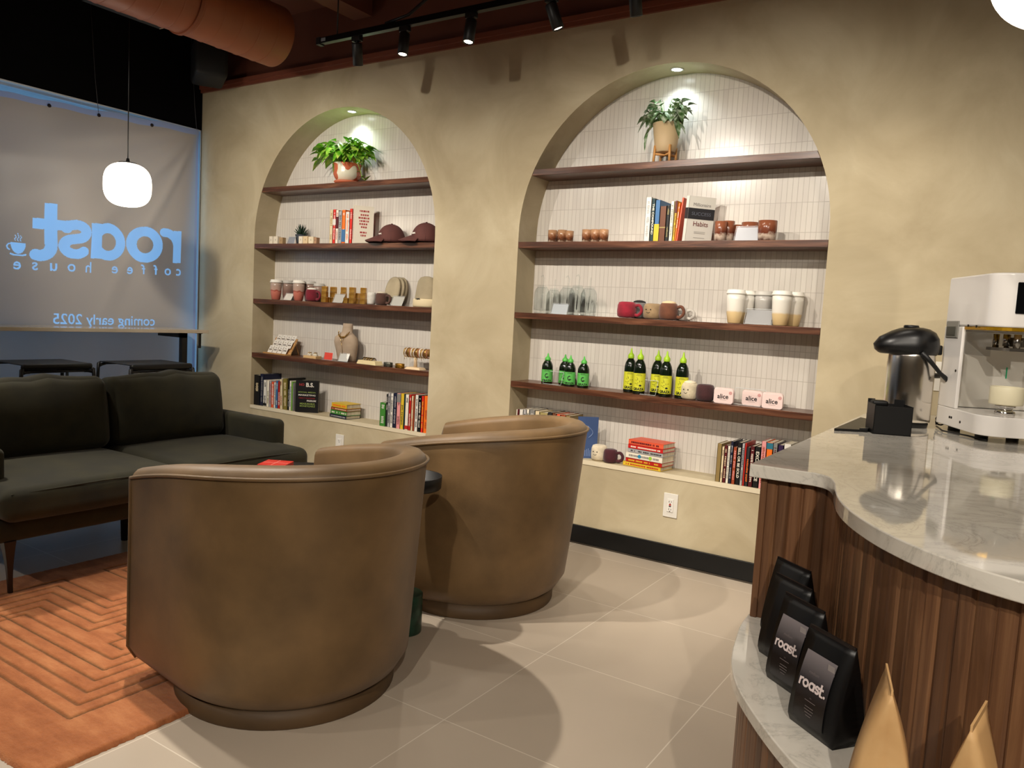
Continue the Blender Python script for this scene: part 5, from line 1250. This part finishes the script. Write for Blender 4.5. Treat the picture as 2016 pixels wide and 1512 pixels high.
plush(1341, 2, .135, .034, .070, (206, 200, 190), 'white plush mug behind the brown one', handle=1)
plush(1356, 3, .055, .044, .086, (218, 204, 172), 'cream smiling plush cup before the rightmost yellow bottle', face=True, top=(226, 214, 186))
plush(1387, 3, .065, .048, .084, (66, 30, 32), 'dark brown plush cup beside the tins')
plush(1179, 4, .07, .046, .086, (222, 208, 180), 'cream smiling plush cup on the right arch sill', face=True)
plush(1201, 4, .055, .040, .074, (70, 14, 26), 'dark maroon plush mug on the right arch sill', handle=1)
# ---- gold cubes
GOLD = noisy('gold_foil', (170, 120, 44), (206, 160, 78), 30, .3); GOLD.node_tree.nodes['Principled BSDF'].inputs['Metallic'].default_value = .75
def cube_at(u, k, y, lb, rz=.2, s=.036, dx=0):
    t = thing('gold_cube', lb, 'gift cube', (at(u, y, 2)+dx, y, zed(2)+k*(s+.0006)), rz, 'gold foil cubes')
    mb = MB(); mb.box((0, 0, s/2), (s, s, s)); mb.build('cube_box', GOLD, t, bevel=.0012)
    mb = MB(); mb.b2(-s/2-.0004, s/2+.0004, -s/2-.0004, s/2+.0004, s*.66, s*.69); mb.build('lid_line', M((120, 80, 26), .4, .6), t)
cn = ['bottom', 'middle', 'top']
for nm, u, y, ks, rz in (('leftmost', 639, .04, 3, .25), ('second, rear', 656, .10, 3, .1), ('third, rear', 676, .09, 3, .35), ('fourth', 693.5, .04, 3, .15), ('rightmost', 715, .045, 3, .3)):
    for k in range(ks): cube_at(u, k, y, '%s gold cube in the %s stack of gold cubes' % (cn[k], nm), rz+.12*k)
cube_at(646.5, 0, .085, 'single gold cube behind the leftmost gold stack', .5)
cube_at(701.5, 0, .08, 'single gold cube behind the fourth gold stack', .4); cube_at(701.5, 1, .08, 'gold cube resting on the single cube behind fourth stack', .3)
cube_at(683, 0, .045, 'single gold cube right of the clear sign holder', .1)
# ---- caps
CAPM = noisy('brown_twill', (74, 38, 34), (92, 50, 44), 9, .85, bscale=400, bstr=.2)
def cap(u, y, lb, rz, s=1, ta=.62):
    t = thing('baseball_cap', lb, 'cap', (at(u, y, 1), y, zed(1)), rz, 'brown caps on the left arch upper shelf')
    mb = MB(); prof = []
    R_ = .098*s; H_ = .128*s
    for i in range(15): a = PI/2*i/14; prof.append((R_*math.cos(a)**.9, .012+H_*math.sin(a)**.95))
    prof[-1] = (0, prof[-1][1]); mb.lathe(prof, 36, sx=1.05, sy=.93, rf=lambda a, z: 1-.012*abs(math.cos(3*a))**8); mb.build('crown', CAPM, t)
    def br(u_, v_):
        a = (u_-.5)*2.15; r = R_*(1.0+v_*.85*math.cos(a*.78)); return Vector((r*math.cos(a)*1.03, r*math.sin(a)*.93, max(.0055, .046*(1-abs(u_-.5)*.9)-.034*v_+.006*math.cos(a))))
    mb = MB(); mb.grid(br, 22, 8); mb.grid(lambda a, b: br(a, b)+Vector((0, 0, -.004)), 22, 8, flip=True); mb.build('brim', CAPM, t)
    mb = MB(); mb.lathe([(.007, .012+H_-.001), (.006, .012+H_+.005), (0, .012+H_+.006)], 14); mb.build('button', CAPM, t)
    mb = MB()
    for k in range(3):
        a0 = PI*k/3+PI/6
        mb.tube([(R_*1.05*math.cos(q)**.9*math.cos(a0)*1.004 if False else R_*1.053*math.cos(q)*math.cos(a0), R_*.935*math.cos(q)*math.sin(a0), .013+H_*math.sin(q)) for q in [PI/2*i/8 for i in range(9)]], .0009, 4)
    mb.build('seam', M((60, 30, 28), .8), t)
    mb = MB()
    def wr(a, b): an = a/(R_*1.05)*-1-ta; zz = .062+b; rr = R_*math.cos(math.asin(min(.95, (zz-.012)/H_)))**.9+.0028; return Vector((rr*math.cos(an)*1.06, -rr*math.sin(an)*.94, zz))
    put_text(mb, 'roast.', (0, 0, 0), (1, 0, 0), (0, 0, 1), width=.038, bold=.06, wrap=wr); mb.build('embroidery', M((232, 224, 214), .7), t)
    return t
cap(770, .098, 'brown cap on the left, next to the white book', math.radians(-140), .92)
cap(838, .096, 'brown cap on the right, half hidden by the arch edge', math.radians(-143), .95)
# ---- beanies
BEM = noisy('beige_knit', (150, 138, 112), (174, 160, 132), 8, .9, bscale=200, bstr=.5)
def beanie_flat(u, y, lb, k):
    t = thing('beanie', lb, 'beanie', (at(u, y, 2), y, zed(2)+.001), math.radians(-8), 'beige beanies')
    R = rot('X', math.radians(-10))
    def f(a, b):
        an = 2*PI*a; rr = math.sin(PI/2*b) if b < 1 else 1; return None
    mb = MB(); secs = []
    for j, (s_, yy) in enumerate(((.2, -.013), (.75, -.012), (.95, -.008), (1, 0), (.95, .008), (.75, .012), (.2, .013))):
        secs.append([R @ Vector((.072*s_*math.copysign(abs(math.cos(2*PI*i/36))**.85, math.cos(2*PI*i/36)), yy, .098+.096*s_*math.sin(2*PI*i/36)))+Vector((0, 0, .0)) for i in range(36)])
    mb.loft(secs, True); mb.build('knit_body', BEM, t)
    return t
beanie_flat(768, .085, 'front flat round beige beanie leaning on left arch middle shelf', 0); beanie_flat(776, .115, 'middle flat beige beanie behind the front one', 1); beanie_flat(782, .145, 'rearmost flat beige beanie of the leaning three', 2)
t = thing('beanie', 'beige beanie standing upright with cream cuff at arch edge', 'beanie', (at(838, .07, 2), .07, zed(2)), 0, 'beige beanies')
mb = MB(); mb.lathe([(.085, .035), (.080, .06), (.074, .10), (.070, .13), (.062, .165), (.045, .188), (.02, .196), (0, .196)], 32, sy=.7, sx=1); mb.build('knit_body', BEM, t)
mb = MB(); mb.lathe([(.088, 0), (.093, .01), (.093, .045), (.088, .052), (.080, .052)], 32, sy=.72); mb.build('cuff', M((214, 198, 162), .9), t)
mb = MB(); put_text(mb, 'roast', (-.012, -.0675, .052), (1, 0, 0), (0, 0, 1), width=.034, bold=.06); mb.build('embroidery', BLK, t)
# ---- jewelry shelf
WD_ = wood('oak_display', (150, 104, 56), (184, 138, 84), (206, 164, 110), 'x', rough=.5)
x = at(548, .07, 3)
t = thing('earring_display', 'wooden easel with rows of white earring cards', 'display', (x, .055, zed(3)), math.radians(-6))
R = rot('X', math.radians(-28))
mb = MB(); mb.box(Vector((0, .0, .004)), (.285, .05, .008)); mb.box(R @ Vector((0, .02, .075))+Vector((0, .0, .0)), (.270, .006, .14), R); mb.build('easel', WD_, t)
mb = MB(); mb.tube([(.10, .085, .10), (.11, .115, .0)], .004, 6); mb.tube([(-.10, .085, .10), (-.11, .115, .0)], .004, 6); mb.build('strut', WD_, t)
for r_ in range(3):
    for c_ in range(4):
        p = R @ Vector((-.098+c_*.060+(.012 if r_ else 0), .010+.001*r_-.006*(2-r_),   .036+r_*.050)); mb = MB(); mb.box(p, (.054, .0012, .060), R)
        cd_ = mb.build('earring_card', M((228, 222, 212), .6), t)
        q = R @ Vector((0, -.0012, -.004)); mb = MB()
        for s in (-1, 1): mb.lathe([(.006, 0), (.006, .0012), (.0045, .0012)], 10, c=p+q+Vector((s*.009, 0, 0)), rot=R @ rot('X', PI/2))
        mb.box(p+R @ Vector((0, -.001, .014)), (.018, .0006, .003), R); mb.build('earrings', M((96, 80, 70), .3, .6), cd_)
t = thing('ring_tray', 'small wooden tray of rings on white cones', 'jewelry tray', (at(615, .045, 3), .045, zed(3)))
mb = MB(); mb.box((0, 0, .009), (.128, .055, .018)); mb.build('tray', M((214, 178, 126), .5), t, bevel=.001)
for k in range(4):
    mb = MB(); mb.lathe([(.016, .018), (.003, .044), (0, .046)], 14, c=(-.045+.03*k, (-1)**k*.008, 0)); cone = mb.build('cone', M((228, 222, 206), .6), t)
    mb = MB(); mb.tube([(-.045+.03*k+.0075*math.cos(a), (-1)**k*.008+.0075*math.sin(a), .036+.006*math.cos(a)) for a in [2*PI*i/14 for i in range(14)]], .0024, 6, closed=True); mb.build('ring', M((200, 160, 80), .2, 1), cone)
t = holder(645, 3, .03, .085, .056, 'small red card in a clear stand on the jewelry shelf', (226, 74, 56), 10)
mb = MB()
for k in range(3): mb.box((0, .007+.002*k, .018+.009*k), (.035-.008*k, .0008, .002))
# bust with necklaces
x = at(684, .115, 3)
t = thing('necklace_bust', 'beige velvet necklace bust with gold chains', 'jewelry bust', (x, .085, zed(3)), math.radians(6))
BU = noisy('bust_velvet', (158, 138, 116), (180, 160, 138), 10, .9)
secs = []
for z_, hw, d0, d1 in ((0, .068, .0, .050), (.02, .070, -.001, .052), (.08, .082, -.010, .050), (.13, .092, -.018, .042), (.165, .086, -.016, .040), (.185, .060, -.008, .038), (.20, .040, .004, .040), (.235, .036, .010, .042), (.262, .036, .012, .042)):
    n_ = 28; dd = (d1-d0)/2*1.45; cy = (d0+d1)/2; secs.append([Vector((hw*1.08*math.copysign(abs(math.cos(2*PI*i/n_))**.8, math.cos(2*PI*i/n_)), cy+dd*math.sin(2*PI*i/n_)*(1.0), z_)) for i in range(n_)])
mb = MB(); mb.loft(secs, True); mb.build('bust', BU, t)
mb = MB()
for i in range(17):
    a = -1.25+2.5*i/16; p = Vector((.046*math.sin(a)*1.05, -.004-.032*math.cos(a), .218-.052*math.cos(a)**1)); s_ = .0075 if abs(i-8) < 5 else .0055
    mb.tube([p+Vector((s_*math.cos(q)*math.cos(a*.9), 0.001*(-1)**i, s_*math.cos(q)*math.sin(a*.9)+s_*.6*math.sin(q))) for q in [2*PI*k/10 for k in range(10)]], .0017, 5, closed=True)
mb.build('link_chain', M((212, 172, 90), .2, 1), t)
mb = MB(); mb.tube([(-.03, -.014, .200), (-.010, -.036, .145), (0, -.038, .13), (.010, -.036, .145), (.03, -.014, .200)], .0011, 5); mb.tube([(0, -.036, .13), (0, -.024, .06)], .0011, 5); mb.lathe([(0, .052), (.003, .056), (0, .062)], 8, c=(0, -.028, 0)); mb.build('fine_chain', M((212, 172, 90), .2, 1), t)
# bracelet tray, cuffs, bracelet bar
t = thing('bracelet_tray', 'cream tray with a row of black and gold bangles', 'jewelry tray', (at(728, .05, 3), .05, zed(3)), math.radians(-5))
mb = MB(); mb.box((0, 0, .013), (.19, .07, .026), None, .88); mb.build('tray', M((226, 208, 160), .5), t, bevel=.001)
for k in range(9):
    mb = MB(); mb.tube([(-.055+.012*k, .018*math.cos(a), .026+.016*math.sin(a)+.002) for a in [PI*i/8 for i in range(9)]], .003, 6); mb.build('bangle', M(((60, 50, 40), (204, 166, 90))[k % 2], .25, .9), t)
for u, c, lb in ((764, (120, 118, 104), 'patterned silver cuff ring on the jewelry shelf'), (787, (190, 140, 50), 'gold cuff ring beside the bracelet bar')):
    t = thing('cuff', lb, 'cuff', (at(u, .04, 3), .04, zed(3)))
    mb = MB(); mb.lathe([(.032, 0), (.034, .002), (.034, .026), (.032, .028), (.030, .026), (.030, .002)], 30, sy=.75); m = noisy('cuff_metal', tuple(q//3 for q in c), c, 60, .3); m.node_tree.nodes['Principled BSDF'].inputs['Metallic'].default_value = .7; mb.build('band', m, t)
t = thing('bracelet_bar', 'pale wooden T bar holding many bracelets at the arch edge', 'bracelet stand', (at(820, .05, 3), .05, zed(3)), math.radians(3))
BW = M((222, 196, 158), .5)
mb = MB(); mb.box((-.01, 0, .007), (.125, .07, .014), None, .8); mb.build('base', BW, t); mb = MB(); mb.cyl((-.01, 0, .012), (-.01, 0, .10), .012, .009, 16); mb.build('post', BW, t)
mb = MB(); mb.cyl((-.095, 0, .112), (.10, 0, .112), .022, n=24); mb.build('bar', M((150, 112, 60), .5), t)
BC = [(214, 180, 110), (226, 214, 196), (120, 84, 50), (200, 160, 84), (180, 120, 90), (234, 228, 214)]
for k in range(17):
    mb = MB(); xk = -.088+.0112*k; mb.tube([(xk+.002*math.sin(3*a+k), .0265*math.cos(a), .109+.0285*math.sin(a)-.003) for a in [2*PI*i/18 for i in range(18)]], .0024+.0008*(k % 3), 6, closed=True); mb.build('bracelet', M(BC[k % 6], .3, .7 if k % 6 in (0, 3) else 0), t)
mb = MB()
for k in range(12): mb.cyl((-.085+.015*k, -.02, .082), (-.085+.015*k, -.02, .060+.006*(k % 3)), .0012, n=5)
mb.build('charms', M((214, 180, 110), .25, .9), t)
# ---- glass jars with straws
def jar(u, y, s, lb, su=1):
    t = thing('glass_tumbler', lb, 'glass', (at(u, y, 2), y, zed(2)), 0, 'clear glass tumblers with straws'); r = .045*s; h = .150*s
    mb = MB(); mb.lathe([(0, .004), (r*.88, .004), (r*.92, .0), (r*.96, .004), (r, .02), (r, h*.72), (r*.97, h*.82), (r*.80, h*.93), (r*.55, h), (r*.53, h), (r*.78, h*.92), (r*.94, h*.81), (r*.965, h*.72), (r*.965, .02), (0, .012)], 32); mb.build('jar', GLS, t)
    mb = MB(); mb.lathe([(r*.62, h-.002), (r*.62, h+.007), (r*.5, h+.009), (0, h+.009)], 24); mb.build('lid', GLS, t)
    mb = MB(); mb.tube([(0, 0, .03), (.004*su, 0, h), (.010*su, 0, h+.05), (.0, 0, h+.068), (-.012*su, 0, h+.06)] if su > 0 else [(0, 0, .03), (.006, 0, h+.06)], .0035, 8); mb.build('straw', GLS, t)
GLS = thinglass('clear_glass', (251, 253, 253), .35)
for u, y, s, lb, su in ((1065, .05, 1.0, 'leftmost clear glass tumbler with a straw', 1), (1088, .135, .93, 'clear glass tumbler behind, second from left', -1), (1114, .11, 1.02, 'clear glass tumbler behind the sign holder', 1), (1134, .06, 1.05, 'clear glass tumbler with tall bent straw', 1), (1157, .055, 1.0, 'rightmost clear glass tumbler with a straw', -1)): jar(u, y, s, lb, su)
# ---- squeeze bottles
BOT = M((14, 24, 12), .12, spec=.6)
def bottle(u, y, h, r, cc, lc, lb, grp, fig):
    t = thing('squeeze_bottle', lb, 'bottle', (at(u, y, 3), y, zed(3)), math.atan2(at(u, y, 3)-CAMP.x, CAMP.y-y)*-0+math.atan2(CAMP.x-at(u, y, 3), y-CAMP.y)*.9, grp)
    hb = h*.77
    mb = MB(); mb.lathe([(0, 0), (r*.94, 0), (r, .004), (r, hb*.68), (r*.97, hb*.76), (r*.86, hb*.85), (r*.66, hb*.93), (r*.44, hb*.985), (r*.42, hb)], 36); mb.build('bottle_body', BOT, t)
    mb = MB(); mb.lathe([(r*.50, hb-.002), (r*.53, hb+.002), (r*.51, hb+h*.07), (r*.42, hb+h*.085), (r*.22, hb+h*.12), (r*.10, h*.985), (0, h)], 24); mb.build('nozzle_cap', M(cc, .4), t)
    z0, z1 = hb*.09, hb*.60
    def f(a, b): an = -PI/2+(a-.5)*4.2; return Vector(((r+.0006)*math.cos(an), (r+.0006)*math.sin(an), z0+(z1-z0)*b))
    mb = MB(); mb.grid(f, 28, 3); mb.build('label', M(lc, .45), t)
    wr = lambda zc: (lambda a, b: Vector(((r+.0012)*math.sin(a/r), -(r+.0012)*math.cos(a/r), zc+b)))
    mb = MB(); put_text(mb, 'GRAZA', (0, 0, 0), (1, 0, 0), (0, 0, 1), width=r*1.75, height=(z1-z0)*.16, bold=.05, wrap=wr(z0+(z1-z0)*.11))
    for q, ww in ((.93, .7), (.87, .9)):
        k = -ww*r/2
        while k < ww*r/2: p = wr(z0+(z1-z0)*q); a, b_ = k, k+.0028; mb.add([p(a, 0), p(b_, 0), p(b_, .002), p(a, .002)], [(0, 1, 2, 3)], False); k += .0038
    p = wr(z0+(z1-z0)*.5); hh = (z1-z0)
    if fig == 0:
        for i in range(11): a = math.radians(60+240*i/11); b2 = math.radians(60+240*(i+1)/11); R1, R2 = hh*.20, hh*.12; mb.add([p(R1*math.cos(a)*.8, R1*math.sin(a)), p(R1*math.cos(b2)*.8, R1*math.sin(b2)), p(R2*math.cos(b2)*.8, R2*math.sin(b2)), p(R2*math.cos(a)*.8, R2*math.sin(a))], [(0, 1, 2, 3)], False)
        mb.add([p(-.002, -.004), p(.010, -.004), p(.010, -.010), p(-.002, -.010)], [(0, 1, 2, 3)], False)
    else:
        rg = random.Random(8)
        for i in range(9):
            a, b_ = rg.uniform(-.016, .016)*r/.035, rg.uniform(-.02, .022); L = rg.uniform(.006, .012); an = rg.uniform(0, 3.1); dx, dz = L*math.cos(an), L*math.sin(an); w_ = .0009; nx_, nz_ = -math.sin(an)*w_, math.cos(an)*w_
            mb.add([p(a-nx_, b_-nz_), p(a+dx-nx_, b_+dz-nz_), p(a+dx+nx_, b_+dz+nz_), p(a+nx_, b_+nz_)], [(0, 1, 2, 3)], False)
        mb.add([p(.008+.007*math.cos(q), -.018+.005*math.sin(q)) for q in [2*PI*i/10 for i in range(10)]], [tuple(range(10))], False)
    mb.build('label_print', M((22, 26, 18), .5), t)
gp = 'green labelled squeeze bottles'
for u, y, lb in ((1076, .07, 'leftmost green labelled dark squeeze bottle'), (1110, .10, 'green labelled bottle second from left, partly behind'), (1120.5, .055, 'green labelled bottle in front, second from right'), (1147, .06, 'rightmost green labelled squeeze bottle')): bottle(u, y, .176, .032, (84, 176, 72), (92, 178, 84), lb, gp, 0)
gp = 'yellow labelled squeeze bottles'
for u, y, lb in ((1238, .10, 'yellow labelled tall bottle at far left, set back'), (1256.5, .055, 'yellow labelled tall bottle second from left, in front'), (1291, .10, 'yellow labelled tall bottle third from left, set back'), (1308, .055, 'yellow labelled tall bottle fourth from left, in front'), (1340, .06, 'rightmost yellow labelled tall bottle behind cream plush')): bottle(u, y, .240, .0325, (160, 200, 40), (206, 206, 50), lb, gp, 1)
# ---- tins
def tin(u, y, lb, k=0, dz=0):
    t = thing('mint_tin', lb, 'tin', (at(u, y, 3), y, zed(3)+dz), 0, 'pink lettered tins'); W, H, r = .098, .072, .012
    pts = []
    for cx, cz, a0 in ((W/2-r, r, -90), (W/2-r, H-r, 0), (-W/2+r, H-r, 90), (-W/2+r, r, 180)):
        for i in range(6): a = math.radians(a0+90*i/5); pts.append((cx+r*math.cos(a), cz+r*math.sin(a)))
    mb = MB(); n_ = len(pts); mb.loft([[Vector((p[0]*s_, yy, H/2+(p[1]-H/2)*s_)) for p in pts] for yy, s_ in ((.009, .97), (.0085, 1), (-.0085, 1), (-.0095, .97))], False); mb.build('tin_box', M((232, 208, 202), .35), t)
    mb = MB(); put_text(mb, 'alice', (-.002, -.0102, H*.50), (1, 0, 0), (0, 0, 1), width=.056, bold=.02); mb.build('name_print', M((30, 26, 28), .5), t)
    mb = MB(); mb.smooth = False; mb.lathe([(.0085, 0), (0, .0002)], 18, c=(W*.36, -.0100, H*.76), rot=rot('X', PI/2)); mb.build('round_seal', M((202, 150, 146), .5), t)
    mb = MB(); mb.box((0, -.0100, H*.26), (.034, .0003, .0012)); mb.build('small_print', M((150, 130, 128), .5), t)
for u0, grp_, n_ in ((1424, 'left', 4), (1520, 'right', 4), (1478, 'middle', 3)):
    for k in range(n_): tin(u0+(0 if grp_ != 'middle' else 2), (.03 if grp_ != 'middle' else .075)+.025*k, '%s pink tin of the %s row of tins on right arch shelf' % (['front', 'second', 'third', 'rear'][k], grp_))
